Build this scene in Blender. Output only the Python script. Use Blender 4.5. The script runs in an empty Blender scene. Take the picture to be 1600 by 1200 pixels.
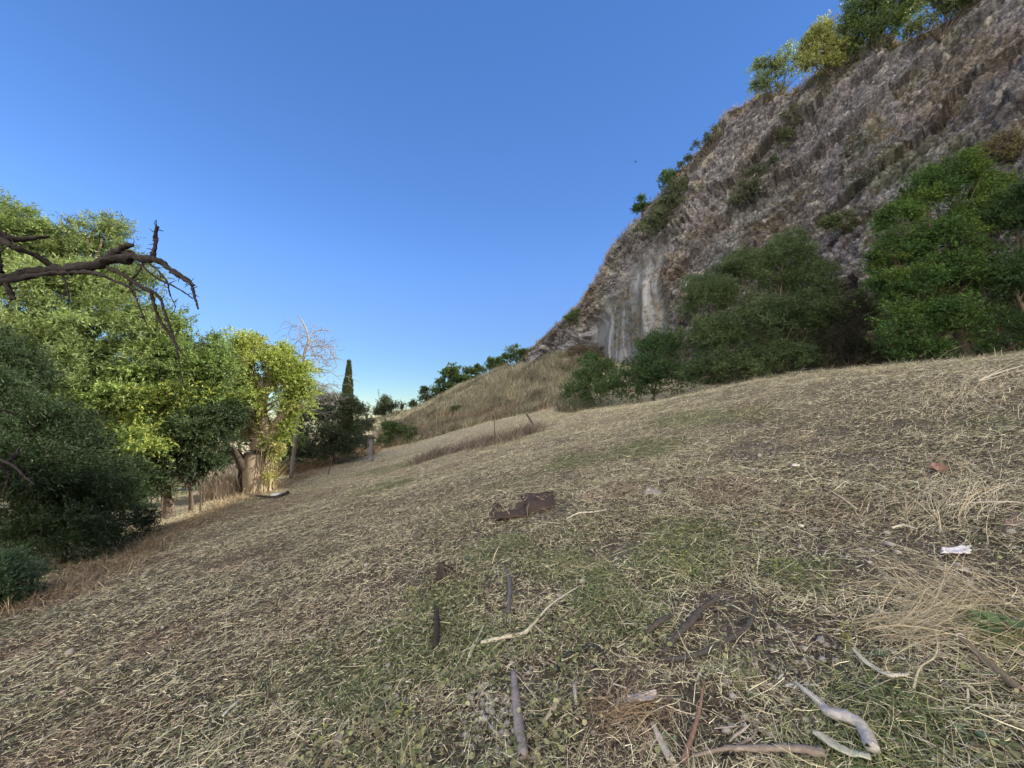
import bpy, math, random
import numpy as np
from mathutils import Vector

# ------------------------------------------------------------------ camera, sky, sun, exposure
SC = bpy.context.scene
COL = SC.collection
F = 600.0                      # focal length in pixels of the 1600 px wide photograph
HOR = 655.0
TILT = math.atan((HOR - 600.0) / F)
EYE = 1.6
cam_d = bpy.data.cameras.new('camera')
cam_d.sensor_width = 36.0
cam_d.lens = 36.0 * F / 1600.0
cam_d.clip_start = 0.05
cam_d.clip_end = 4000
cam = bpy.data.objects.new('camera', cam_d)
COL.objects.link(cam)
cam.location = (0, 0, EYE)
cam.rotation_euler = (math.pi / 2 + TILT, 0, 0)
SC.camera = cam

SUN_AZ = math.radians(84)      # clockwise from straight ahead (+Y towards +X)
SUN_EL = math.radians(36.4)
w = bpy.data.worlds.new('World')
SC.world = w
w.use_nodes = True
nt = w.node_tree
nt.nodes.clear()
wo = nt.nodes.new('ShaderNodeOutputWorld')
bg = nt.nodes.new('ShaderNodeBackground')
sky = nt.nodes.new('ShaderNodeTexSky')
sky.sky_type = 'NISHITA'
sky.sun_disc = False
sky.sun_elevation = SUN_EL
sky.sun_rotation = SUN_AZ
sky.altitude = 600
sky.air_density = 1.0
sky.dust_density = 0.0
sky.ozone_density = 3.0
bg.inputs['Strength'].default_value = 0.13
# added fill: brighter, warmer sky behind the viewer to lift and warm the shade
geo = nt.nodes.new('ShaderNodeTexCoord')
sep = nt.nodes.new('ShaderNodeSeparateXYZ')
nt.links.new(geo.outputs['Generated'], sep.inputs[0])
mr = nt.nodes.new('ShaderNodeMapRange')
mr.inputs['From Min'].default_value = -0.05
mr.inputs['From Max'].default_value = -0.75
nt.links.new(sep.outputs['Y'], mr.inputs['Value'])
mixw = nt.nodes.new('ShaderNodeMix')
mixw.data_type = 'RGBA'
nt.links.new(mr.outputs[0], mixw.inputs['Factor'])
hs = nt.nodes.new('ShaderNodeHueSaturation')
hs.inputs['Saturation'].default_value = 1.22
nt.links.new(sky.outputs[0], hs.inputs['Color'])
def mrange(sock, a, b_, c, d):
    m = nt.nodes.new('ShaderNodeMapRange'); m.interpolation_type = 'SMOOTHSTEP'
    for k_, v_ in zip(('From Min', 'From Max', 'To Min', 'To Max'), (a, b_, c, d)): m.inputs[k_].default_value = v_
    nt.links.new(sock, m.inputs['Value']); return m.outputs[0]
fz = mrange(sep.outputs['Z'], 0.0, 0.40, 0.50, 0.97)
fx = mrange(sep.outputs['X'], -0.5, 0.75, 1.04, 0.62)
fm = nt.nodes.new('ShaderNodeMath'); fm.operation = 'MULTIPLY'
nt.links.new(fz, fm.inputs[0]); nt.links.new(fx, fm.inputs[1])
hm_ = nt.nodes.new('ShaderNodeVectorMath'); hm_.operation = 'SCALE'
nt.links.new(hs.outputs[0], hm_.inputs[0]); nt.links.new(fm.outputs[0], hm_.inputs['Scale'])
tn = nt.nodes.new('ShaderNodeVectorMath'); tn.operation = 'MULTIPLY'
gx_ = mrange(sep.outputs['Z'], 0.02, 0.30, 0.93, 1.12); gy_ = mrange(sep.outputs['Z'], 0.02, 0.30, 1.0, 0.92)
cmb = nt.nodes.new('ShaderNodeCombineXYZ'); cmb.inputs[2].default_value = 1.0
nt.links.new(gx_, cmb.inputs[0]); nt.links.new(gy_, cmb.inputs[1]); nt.links.new(cmb.outputs[0], tn.inputs[1])
nt.links.new(hm_.outputs[0], tn.inputs[0])
nt.links.new(tn.outputs[0], mixw.inputs['A'])
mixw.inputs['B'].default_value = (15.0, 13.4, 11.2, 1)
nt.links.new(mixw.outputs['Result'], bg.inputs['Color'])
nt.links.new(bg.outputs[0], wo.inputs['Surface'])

sd = bpy.data.lights.new('sun', 'SUN')
sd.energy = 5.0
sd.angle = math.radians(0.5)
sd.color = (1.0, 0.92, 0.78)
sun = bpy.data.objects.new('sun', sd)
COL.objects.link(sun)
SUNDIR = Vector((math.sin(SUN_AZ) * math.cos(SUN_EL), math.cos(SUN_AZ) * math.cos(SUN_EL), math.sin(SUN_EL)))
sun.rotation_euler = SUNDIR.to_track_quat('Z', 'Y').to_euler()
sun.location = (60, 30, 60)
SC.view_settings.view_transform = 'Standard'
SC.view_settings.look = 'None'
SC.view_settings.exposure = 1.1
SC.view_settings.gamma = 1.0

RNG = np.random.default_rng(11)
random.seed(5)

# ------------------------------------------------------------------ noise
def _h(ix, iy, iz, s):
    with np.errstate(over='ignore'):
        n = (ix.astype(np.int64) * 374761393 + iy.astype(np.int64) * 668265263 + iz.astype(np.int64) * 2147483647 + s * 974711) & 0xffffffff
        n = ((n ^ (n >> 13)) * 1274126177) & 0xffffffff
        n = ((n ^ (n >> 15)) * 2246822519) & 0xffffffff
        n = n ^ (n >> 16)
    return (n & 0xffffff) / float(0xffffff)

def vn(P, s=0):
    P = np.asarray(P, float)
    I = np.floor(P); f = P - I; I = I.astype(np.int64)
    f = f * f * (3 - 2 * f)
    x, y, z = I[:, 0], I[:, 1], I[:, 2]
    fx, fy, fz = f[:, 0], f[:, 1], f[:, 2]
    r = 0
    for dx in (0, 1):
        wx = fx if dx else 1 - fx
        for dy in (0, 1):
            wy = fy if dy else 1 - fy
            for dz in (0, 1):
                wz = fz if dz else 1 - fz
                r = r + wx * wy * wz * _h(x + dx, y + dy, z + dz, s)
    return r * 2 - 1

def fbm(P, o=4, s=0, g=0.5):
    P = np.asarray(P, float)
    a = 1.0; t = 0; n = 0
    for k in range(o):
        t = t + a * vn(P * (2.03 ** k) + 17.3 * k, s + k); n += a; a *= g
    return t / n

def fbm2(x, y, sc, o=3, s=0, g=0.5):
    return fbm(np.stack([x * sc, y * sc, np.zeros_like(x) + .37], 1), o, s, g)

def worley(P, s=0):
    I = np.floor(P).astype(np.int64)
    d1 = np.full(len(P), 9.0); d2 = np.full(len(P), 9.0); idv = np.zeros(len(P))
    for dx in (-1, 0, 1):
        for dy in (-1, 0, 1):
            for dz in (-1, 0, 1):
                a, b, c = I[:, 0] + dx, I[:, 1] + dy, I[:, 2] + dz
                q = np.stack([a + _h(a, b, c, s), b + _h(a, b, c, s + 1), c + _h(a, b, c, s + 2)], 1)
                d = np.sqrt(((P - q) ** 2).sum(1))
                nw = d < d1
                d2 = np.where(nw, d1, np.minimum(d2, d))
                idv = np.where(nw, _h(a, b, c, s + 3), idv)
                d1 = np.where(nw, d, d1)
    return d1, d2, idv

def sstep(a, b, x):
    t = np.clip((x - a) / (b - a), 0, 1)
    return t * t * (3 - 2 * t)

# ------------------------------------------------------------------ pixels to places
ct, st = math.cos(TILT), math.sin(TILT)
def ray(px, py):
    u = (px - 800.0) / F; v = (600.0 - py) / F
    return np.array([u, ct - v * st, st + v * ct])
def at(px, py, Y):
    d = ray(px, py)
    return np.array([0, 0, EYE]) + d * (Y / d[1])

# ------------------------------------------------------------------ terrain height: thin plate spline through surveyed points
CP = [(0, 0, 0), (0, -3, -.05), (-3, 0, -.33), (3, 0, .40), (6, 0, 1.2), (12, 0, 3.0), (-6.5, 1, -.75), (-3, 4, -.34), (0, 2, .02), (0, 5, .22),
      (3, 3, .55), (0, 9, .45), (5, 6, 1.25), (-5, 9, -.62), (-9, 5, -1.1), (-6.5, 20, -.7), (8, 6, 2.25),
      (-16, 10, -1.9), (-20, 20, -1.9), (-16, 26, -1.5), (-60, 20, -4), (-60, 60, -3), (-60, -20, -6), (0, -20, -1.2), (25, -20, 4.5), (22, 4, 3.6),
      (-40, 100, -4), (0, 110, 2.0), (60, 110, 8), (60, 40, 6), (70, -20, 7), (16, 16, 3.2), (10, 22, 2.7), (14, 12, 3.2),
      (-9, 0, -1.15), (-14, 3, -1.7)]
for q in [(1600, 560, 9.5), (1450, 569, 10.5), (1300, 579, 11.8), (1180, 598, 14), (1050, 625, 17.5), (950, 640, 21), (850, 645, 25.5), (700, 678, 29), (580, 709, 31),
          (200, 862, 8.2), (380, 775, 14.5), (480, 738, 21), (820, 572, 46), (760, 590, 45), (700, 622, 44), (640, 645, 48), (560, 668, 50),
          (880, 560, 41), (860, 600, 36), (780, 640, 35), (700, 662, 36), (640, 685, 35), (600, 670, 42), (950, 655, 25), (480, 700, 33), (400, 690, 45), (880, 626, 31)]:
    CP.append(tuple(at(*q)))
CP = np.array(CP, float)
def _U(r2):
    return np.where(r2 > 1e-9, r2 * np.log(np.maximum(r2, 1e-9)) * .5, 0)
n_ = len(CP)
K = _U(((CP[:, None, :2] - CP[None, :, :2]) ** 2).sum(2)) + np.eye(n_) * 1.5
Pm = np.hstack([np.ones((n_, 1)), CP[:, :2]])
A = np.zeros((n_ + 3, n_ + 3)); A[:n_, :n_] = K; A[:n_, n_:] = Pm; A[n_:, :n_] = Pm.T
SOL = np.linalg.solve(A, np.concatenate([CP[:, 2], np.zeros(3)]))

def H0s(x, y):
    x = np.asarray(x, float); y = np.asarray(y, float)
    xc = np.clip(x, -70, 70); yc = np.clip(y, -22, 112)
    out = SOL[n_] + SOL[n_ + 1] * xc + SOL[n_ + 2] * yc
    for i in range(n_):
        out = out + SOL[i] * _U((xc - CP[i, 0]) ** 2 + (yc - CP[i, 1]) ** 2)
    return out
GXs = np.arange(-71, 71.3, .3); GYs = np.arange(-23, 113.3, .3)
_a, _b = np.meshgrid(GXs, GYs)
HG = H0s(_a.ravel(), _b.ravel()).reshape(_a.shape)
def H0(x, y):
    x = np.asarray(x, float); y = np.asarray(y, float)
    fx = (np.clip(x, -70, 70) + 71) / .3; fy = (np.clip(y, -22, 112) + 23) / .3
    i = fx.astype(int); j = fy.astype(int); fx = fx - i; fy = fy - j
    return (HG[j, i] * (1 - fx) + HG[j, i + 1] * fx) * (1 - fy) + (HG[j + 1, i] * (1 - fx) + HG[j + 1, i + 1] * fx) * fy
def H(x, y):
    x = np.atleast_1d(np.asarray(x, float)); y = np.atleast_1d(np.asarray(y, float))
    r = np.hypot(x, y)
    h = H0(x, y)
    h = h + .10 * fbm2(x, y, .55, 3, 3) + .035 * fbm2(x, y, 2.6, 3, 8) * (1 - sstep(15, 40, r)) + .10 * fbm2(x, y, .25, 2, 5) * sstep(4, 20, r)
    h = h + .014 * fbm2(x, y, 11, 2, 13) * (1 - sstep(5, 9, r))
    return h
def hz(x, y):
    return float(H(x, y)[0])
def ground_at(px, py, ymax=90):
    d = ray(px, py); d = d / d[1]
    Y = np.concatenate([np.arange(.8, 12, .02), np.arange(12, ymax, .1)])
    P = np.array([0, 0, EYE])[None] + d[None] * Y[:, None]
    below = P[:, 2] < H(P[:, 0], P[:, 1])
    i = int(np.argmax(below)) if below.any() else len(Y) - 1
    p = P[i]
    return np.array([p[0], p[1], hz(p[0], p[1])])

# ------------------------------------------------------------------ object helpers
def setp(o, label=None, cat=None, group=None, kind=None):
    if label: o['label'] = label
    if cat: o['category'] = cat
    if group: o['group'] = group
    if kind: o['kind'] = kind
    return o

def mesh_np(name, V, Fq, mat, parent=None, cols=None, smooth=False):
    V = np.asarray(V, np.float32)
    if parent is not None:
        V = V - np.array(parent.location, np.float32)[None]
    Fq = np.asarray(Fq, np.int32)
    me = bpy.data.meshes.new(name)
    me.vertices.add(len(V)); me.vertices.foreach_set('co', V.ravel())
    k = Fq.shape[1]
    me.loops.add(Fq.size); me.loops.foreach_set('vertex_index', Fq.ravel())
    me.polygons.add(len(Fq))
    me.polygons.foreach_set('loop_start', np.arange(0, Fq.size, k, dtype=np.int32))
    me.polygons.foreach_set('loop_total', np.full(len(Fq), k, np.int32))
    if smooth:
        me.polygons.foreach_set('use_smooth', np.ones(len(Fq), bool))
    if cols is not None:
        c4 = np.ones((len(V), 4), np.float32); c4[:, :np.shape(cols)[1]] = cols
        at_ = me.color_attributes.new('tone', 'FLOAT_COLOR', 'POINT')
        at_.data.foreach_set('color', c4.ravel())
    me.update(calc_edges=True)
    me.materials.append(mat)
    o = bpy.data.objects.new(name, me)
    COL.objects.link(o)
    if parent is not None:
        o.parent = parent
    return o

def empty(name, loc, label, cat, group=None):
    o = bpy.data.objects.new(name, None)
    COL.objects.link(o)
    o.location = tuple(float(a) for a in loc)
    o.empty_display_size = .3
    return setp(o, label, cat, group)

class Geo:
    """collects pieces with quads only"""
    def __init__(s): s.V = []; s.F = []; s.C = []; s.n = 0
    def add(s, V, Fq, col=(1, 1, 1)):
        V = np.asarray(V, float); Fq = np.asarray(Fq, int)
        s.V.append(V); s.F.append(Fq + s.n); s.n += len(V)
        c = np.asarray(col, float)
        s.C.append(np.tile(c, (len(V), 1)) if c.ndim == 1 else c)
    def build(s, name, mat, parent=None, smooth=True):
        return mesh_np(name, np.vstack(s.V), np.vstack(s.F), mat, parent, np.vstack(s.C), smooth)

def frame(t):
    t = t / (np.linalg.norm(t) + 1e-9)
    a = np.array([0, 0, 1.0]) if abs(t[2]) < .9 else np.array([1.0, 0, 0])
    u = np.cross(t, a); u /= np.linalg.norm(u)
    return u, np.cross(t, u)

def tube(g, pts, rad, seg=7, rough=.12, col=(1, 1, 1), flat=1.0, sub=1, seed=0, caps=True):
    """bent tapering tube; rough makes knobbly bark"""
    pts = np.asarray(pts, float); rad = np.asarray(rad, float)
    if sub > 1 and len(pts) > 2:
        n = len(pts); T = np.linspace(0, n - 1, (n - 1) * sub + 1); P = []
        for t in T:
            i = min(int(t), n - 2); f = t - i
            p0 = pts[max(i - 1, 0)]; p1 = pts[i]; p2 = pts[i + 1]; p3 = pts[min(i + 2, n - 1)]
            P.append(.5 * ((2 * p1) + (-p0 + p2) * f + (2 * p0 - 5 * p1 + 4 * p2 - p3) * f * f + (-p0 + 3 * p1 - 3 * p2 + p3) * f ** 3))
        rad = np.interp(T, np.arange(n), rad); pts = np.array(P)
    n = len(pts)
    ang = np.linspace(0, 2 * np.pi, seg, endpoint=False)
    V = []
    for i in range(n):
        t = pts[min(i + 1, n - 1)] - pts[max(i - 1, 0)]
        u, v = frame(t)
        q = pts[i][None] + rad[i] * (np.cos(ang)[:, None] * u + flat * np.sin(ang)[:, None] * v)
        V.append(q)
    V = np.vstack(V)
    if rough > .35:
        q9 = V / np.maximum(np.repeat(rad, seg)[:, None].max(), .004)
        V = V + np.stack([vn(q9 * 3.7 + 3 * k, seed + 20 + k) for k in range(3)], 1) * rough * .45 * np.repeat(rad, seg)[:, None]
    if rough:
        rr = np.repeat(rad, seg)[:, None]
        nn = np.stack([vn(V / np.maximum(rr.max(), .004) * 1.1 + 9 * k, seed + k) for k in range(3)], 1)
        V = V + nn * rough * rr
    Fq = []
    for i in range(n - 1):
        for j in range(seg):
            a = i * seg + j; b = i * seg + (j + 1) % seg
            Fq.append((a, b, b + seg, a + seg))
    if caps:
        V = np.vstack([V, pts[0][None], pts[-1][None]])
        c0 = n * seg; c1 = c0 + 1; m = (n - 1) * seg
        for j in range(0, seg, 1):
            k = (j + 1) % seg
            Fq.append((c0, k, j, c0)) if False else None
        # caps as quads pairing rim vertices through the centre
        for j in range(0, seg - 1, 2):
            Fq.append((c0, (j + 2) % seg, j + 1, j)); Fq.append((c1, m + j, m + j + 1, m + (j + 2) % seg))
    g.add(V, Fq, col)

def box(g, c, size, ax=None, col=(1, 1, 1), jitter=0, seed=0, n=2):
    """a subdivided, slightly irregular box; ax = 3x3 axes (rows)"""
    ax = np.eye(3) if ax is None else np.asarray(ax, float)
    r = np.random.default_rng(seed)
    L = np.linspace(-.5, .5, n + 1)
    V = []; Fq = []; k = 0
    for d in range(3):
        for s in (-.5, .5):
            a, b = [i for i in range(3) if i != d]
            for i in range(n + 1):
                for j in range(n + 1):
                    p = np.zeros(3); p[d] = s; p[a] = L[i]; p[b] = L[j]; V.append(p)
            for i in range(n):
                for j in range(n):
                    q = [k + i * (n + 1) + j, k + (i + 1) * (n + 1) + j, k + (i + 1) * (n + 1) + j + 1, k + i * (n + 1) + j + 1]
                    flip = (s > 0) == (d == 1)
                    Fq.append(q[::-1] if flip else q)
            k += (n + 1) ** 2
    V = np.array(V)
    if jitter:
        o = np.stack([vn(V * 3.1 + seed * 1.7 + 5 * i, seed + i) for i in range(3)], 1)
        V = V * (1 - .12 * jitter * (np.abs(V).sum(1) > 1.2)[:, None]) + o * jitter * .12
    V = np.asarray(c)[None] + (V * np.asarray(size)[None]) @ ax
    g.add(V, Fq, col)

def rock(g, c, size, seed=0, col=(1, 1, 1), n=10, flatten=.7):
    """irregular angular stone"""
    th = np.linspace(0, np.pi, n); ph = np.linspace(0, 2 * np.pi, n + 3, endpoint=False)
    T, Ph = np.meshgrid(th, ph, indexing='ij')
    D = np.stack([np.sin(T) * np.cos(Ph), np.sin(T) * np.sin(Ph), np.cos(T)], 2).reshape(-1, 3)
    d1, d2, idv = worley(D * 1.3 + seed * 3.3, seed)
    rr = .72 + .45 * d1 + .12 * fbm(D * 3 + seed, 2, seed)
    V = np.asarray(c)[None] + D * rr[:, None] * np.asarray(size)[None] * np.array([1, 1, flatten])[None]
    m = len(ph); Fq = [(i * m + j, (i + 1) * m + j, (i + 1) * m + (j + 1) % m, i * m + (j + 1) % m) for i in range(n - 1) for j in range(m)]
    g.add(V, Fq, col)

# ------------------------------------------------------------------ materials
def N(t, k, **kw):
    n = t.nodes.new(k)
    for a, b in kw.items():
        setattr(n, a, b)
    return n
def ramp(t, stops):
    r = N(t, 'ShaderNodeValToRGB'); e = r.color_ramp.elements
    while len(e) < len(stops): e.new(.5)
    for i, (p, c) in enumerate(stops):
        e[i].position = p; e[i].color = (c[0], c[1], c[2], 1) if not np.isscalar(c) else (c, c, c, 1)
    return r
def mat_base(name):
    m = bpy.data.materials.new(name); m.use_nodes = True
    t = m.node_tree; b = t.nodes['Principled BSDF']
    b.inputs['Specular IOR Level'].default_value = .2
    b.inputs['Roughness'].default_value = .85
    return m, t, b
def noise(t, scale, detail=4, rough=.55, dist=0, vec=None):
    n = N(t, 'ShaderNodeTexNoise'); n.inputs['Scale'].default_value = scale; n.inputs['Detail'].default_value = detail
    n.inputs['Roughness'].default_value = rough; n.inputs['Distortion'].default_value = dist
    if vec is not None: t.links.new(vec, n.inputs['Vector'])
    return n
def mixc(t, fac, a, b, blend='MIX'):
    m = N(t, 'ShaderNodeMix', data_type='RGBA', blend_type=blend)
    for s, v in (('Factor', fac), ('A', a), ('B', b)):
        if hasattr(v, 'links') or hasattr(v, 'is_linked'): t.links.new(v, m.inputs[s])
        elif np.isscalar(v): m.inputs[s].default_value = v
        else: m.inputs[s].default_value = (v[0], v[1], v[2], 1)
    return m.outputs['Result']
def tint_mat(name, scale=20, lo=.7, hi=1.25, rough=.85, trans=0.0, bump=0, bscale=60, spec=.2, trcol=(1.1, 1.2, .6)):
    """colour comes from the mesh's own 'tone' attribute, broken up by fine noise"""
    m, t, b = mat_base(name)
    a = N(t, 'ShaderNodeAttribute', attribute_name='tone')
    tc = N(t, 'ShaderNodeTexCoord')
    n = noise(t, scale, 3, .6, vec=tc.outputs['Object'])
    r = ramp(t, [(.25, lo), (.75, hi)])
    t.links.new(n.outputs['Fac'], r.inputs['Fac'])
    c = mixc(t, 1.0, a.outputs['Color'], r.outputs['Color'], 'MULTIPLY')
    t.links.new(c, b.inputs['Base Color'])
    b.inputs['Roughness'].default_value = rough
    b.inputs['Specular IOR Level'].default_value = spec
    if bump:
        n2 = noise(t, bscale, 5, .65, vec=tc.outputs['Object'])
        bp = N(t, 'ShaderNodeBump'); bp.inputs['Strength'].default_value = 1; bp.inputs['Distance'].default_value = bump
        t.links.new(n2.outputs['Fac'], bp.inputs['Height']); t.links.new(bp.outputs[0], b.inputs['Normal'])
    if trans:
        tr = N(t, 'ShaderNodeBsdfTranslucent')
        c2 = mixc(t, 1.0, c, trcol, 'MULTIPLY')
        t.links.new(c2, tr.inputs['Color'])
        ms = N(t, 'ShaderNodeMixShader'); ms.inputs[0].default_value = trans
        t.links.new(b.outputs[0], ms.inputs[1]); t.links.new(tr.outputs[0], ms.inputs[2])
        t.links.new(ms.outputs[0], t.nodes['Material Output'].inputs['Surface'])
    return m
M_LEAF = tint_mat('leaf', 9, .75, 1.2, .55, .38, spec=.35)
M_STRAW = tint_mat('straw', 14, .8, 1.15, .7, .15, spec=.3, trcol=(1.1, 1.0, .8))
M_WOOD = tint_mat('bark', 35, .55, 1.35, .9, 0, .01, 70)
M_DEB = tint_mat('weathered_surface', 45, .65, 1.25, .85, 0, .004, 120)
M_STONE = tint_mat('stone', 30, .7, 1.2, .9, 0, .004, 90)

# ------------------------------------------------------------------ ground: colour patches that lie on the field
def patchset(lst):
    out = []
    for px, py, r in lst:
        g_ = ground_at(px, py); out.append((g_[0], g_[1], r))
    return out
GREEN = patchset([(780, 850, .45), (930, 905, .35), (1040, 870, .5), (1140, 650, .9), (1070, 655, 1.0), (1000, 700, .9), (900, 720, .7), (620, 730, 1.6), (1400, 1110, .3), (1260, 900, .3), (880, 880, .4), (600, 760, 1.0),
                  (680, 1010, .5), (560, 1080, .35), (1090, 830, .5), (1350, 1190, .3), (700, 930, .35), (1560, 980, .3), (960, 950, .4)])
SOIL = patchset([(770, 1120, .22), (1380, 870, .7), (1190, 700, .7), (1250, 1010, .35), (720, 1190, .25), (860, 790, .4), (1330, 720, .5), (1100, 1130, .25), (1450, 900, .5), (1150, 960, .3), (820, 1060, .2), (960, 860, .3), (620, 905, .3)])
RUST = patchset([(200, 885, 1.0), (330, 810, 1.6), (70, 940, .7), (420, 790, 1.6), (520, 730, 2.5), (950, 770, .5), (1140, 770, .5), (250, 1000, .4), (980, 1110, .25), (1300, 790, .5), (120, 1160, .3), (30, 1020, .4)])
def pmask(P, x, y, soft=1.0):
    m = np.zeros_like(x)
    wob = .5 * fbm2(x, y, 1.3, 3, 77)
    for a, b, r in P:
        d = np.hypot(x - a, y - b) / r
        m = np.maximum(m, 1 - sstep(.45, 1.25, d + wob))
    return m
def gmasks(x, y):
    g_ = np.clip(pmask(GREEN, x, y) + .9 * sstep(.18, .5, fbm2(x, y, .45, 3, 31)) * .5, 0, 1)
    s_ = np.clip(pmask(SOIL, x, y) + .8 * sstep(.15, .5, fbm2(x, y, .8, 3, 41)) * (1 - sstep(8, 20, np.hypot(x, y))), 0, 1)
    r_ = np.clip(pmask(RUST, x, y) + .7 * sstep(.2, .5, fbm2(x, y, .5, 3, 51)), 0, 1)
    return g_, s_, r_
def mix(a, b, f):
    return a * (1 - f[:, None]) + np.asarray(b)[None] * f[:, None]

def build_ground():
    n = 620
    t = np.linspace(-1, 1, n)
    c = 4.0; T = math.asinh(420 / c)
    gx = c * np.sinh(t * T)
    s = np.linspace(-math.asinh(60 / c), math.asinh(900 / c), 660)
    gy = c * np.sinh(s)
    X, Y = np.meshgrid(gx, gy); x = X.ravel(); y = Y.ravel()
    z = H(x, y) - .015
    z = z - sstep(110, 500, np.hypot(x, y)) * 22
    V = np.stack([x, y, z], 1)
    m = len(gx); i = np.arange(len(gy) - 1)[:, None] * m + np.arange(m - 1)[None]
    i = i.ravel()
    Fq = np.stack([i, i + 1, i + m + 1, i + m], 1)
    g_, s_, r_ = gmasks(x, y)
    r = np.hypot(x, y)
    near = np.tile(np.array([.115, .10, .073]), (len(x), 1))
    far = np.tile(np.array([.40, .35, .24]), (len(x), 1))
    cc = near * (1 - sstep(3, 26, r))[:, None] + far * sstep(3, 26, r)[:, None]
    cc = mix(cc, (.13, .14, .06), g_ * .5)
    cc = mix(cc, (.17, .15, .13), s_ * .7)
    cc = mix(cc, (.15, .10, .065), r_ * .4)
    cc = cc * (1 + .25 * fbm2(x, y, 3, 3, 61))[:, None]
    M, t_, b = mat_base('dry_soil')
    a = N(t_, 'ShaderNodeAttribute', attribute_name='tone')
    tc = N(t_, 'ShaderNodeTexCoord')
    mp = N(t_, 'ShaderNodeMapping'); mp.inputs['Scale'].default_value = (1, 3.2, 1); mp.inputs['Rotation'].default_value = (0, 0, .7)
    t_.links.new(tc.outputs['Object'], mp.inputs['Vector'])
    n1 = noise(t_, 9, 6, .75, .6, mp.outputs[0]); n2 = noise(t_, 60, 4, .7, vec=tc.outputs['Object'])
    r1 = ramp(t_, [(.3, .45), (.5, .9), (.72, 1.65)]); t_.links.new(n1.outputs['Fac'], r1.inputs['Fac'])
    r2 = ramp(t_, [(.3, .65), (.7, 1.35)]); t_.links.new(n2.outputs['Fac'], r2.inputs['Fac'])
    c1 = mixc(t_, 1.0, a.outputs['Color'], r1.outputs['Color'], 'MULTIPLY'); c2 = mixc(t_, 1.0, c1, r2.outputs['Color'], 'MULTIPLY')
    t_.links.new(c2, b.inputs['Base Color'])
    bp = N(t_, 'ShaderNodeBump'); bp.inputs['Distance'].default_value = .05; bp.inputs['Strength'].default_value = 1
    ad = N(t_, 'ShaderNodeMath', operation='ADD'); t_.links.new(n1.outputs['Fac'], ad.inputs[0]); t_.links.new(n2.outputs['Fac'], ad.inputs[1])
    t_.links.new(ad.outputs[0], bp.inputs['Height']); t_.links.new(bp.outputs[0], b.inputs['Normal'])
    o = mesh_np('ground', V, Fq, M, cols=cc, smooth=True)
    o['kind'] = 'structure'
build_ground()

# ------------------------------------------------------------------ cliff
# columns: (base pixel, base py, base distance, rim pixel, rim py, rim distance)
CC = [(800, 600, 58, 806, 578, 60), (836, 590, 49, 832, 545, 50), (880, 600, 44, 868, 512, 45), (925, 605, 40, 920, 462, 41.5), (960, 610, 37, 952, 400, 39), (1000, 610, 34, 990, 348, 36.5), (1075, 610, 30.5, 1078, 264, 33.5),
      (1165, 605, 27, 1160, 178, 31), (1240, 600, 24.5, 1240, 142, 29), (1330, 595, 21.5, 1335, 82, 27), (1450, 590, 18.5, 1450, 48, 24.5), (1600, 585, 15.8, 1600, -40, 21.5), (1800, 585, 12.5, 1800, -190, 18)]
cb, cr = [], []
for a in CC:
    b_ = at(*a[:3]); b_[2] = min(b_[2], hz(b_[0], b_[1])) - .8; cb.append(b_); cr.append(at(*a[3:]))
cb = [np.array([-2.0, 66, hz(-2, 66) - 1])] + cb + [np.array([26.5, 3, 2.5]), np.array([29, -8, 1.5]), np.array([31, -40, 0])]
cr = [np.array([-1.0, 68, hz(-1, 68) + 3])] + cr + [np.array([31, 4, 31.]), np.array([34, -8, 33]), np.array([36, -40, 33])]  # last rim points lie out of view, set high to shade the field
cb = np.array(cb); cr = np.array(cr)
def catm(P, T):
    n = len(P); i = np.clip(T.astype(int), 0, n - 2); f = (T - i)[:, None]
    p0 = P[np.maximum(i - 1, 0)]; p1 = P[i]; p2 = P[i + 1]; p3 = P[np.minimum(i + 2, n - 1)]
    return .5 * ((2 * p1) + (-p0 + p2) * f + (2 * p0 - 5 * p1 + 4 * p2 - p3) * f * f + (-p0 + 3 * p1 - 3 * p2 + p3) * f ** 3)
CUT = float(len(cb) - 1)
VISU = 14.0
def cliff_T():
    # dense where it is seen, coarse beyond the frame
    a = np.linspace(0, 1, 40, endpoint=False); b_ = np.linspace(1, 13.2, 820, endpoint=False); c = np.linspace(13.2, CUT, 60)
    return np.concatenate([a, b_, c])
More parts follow.
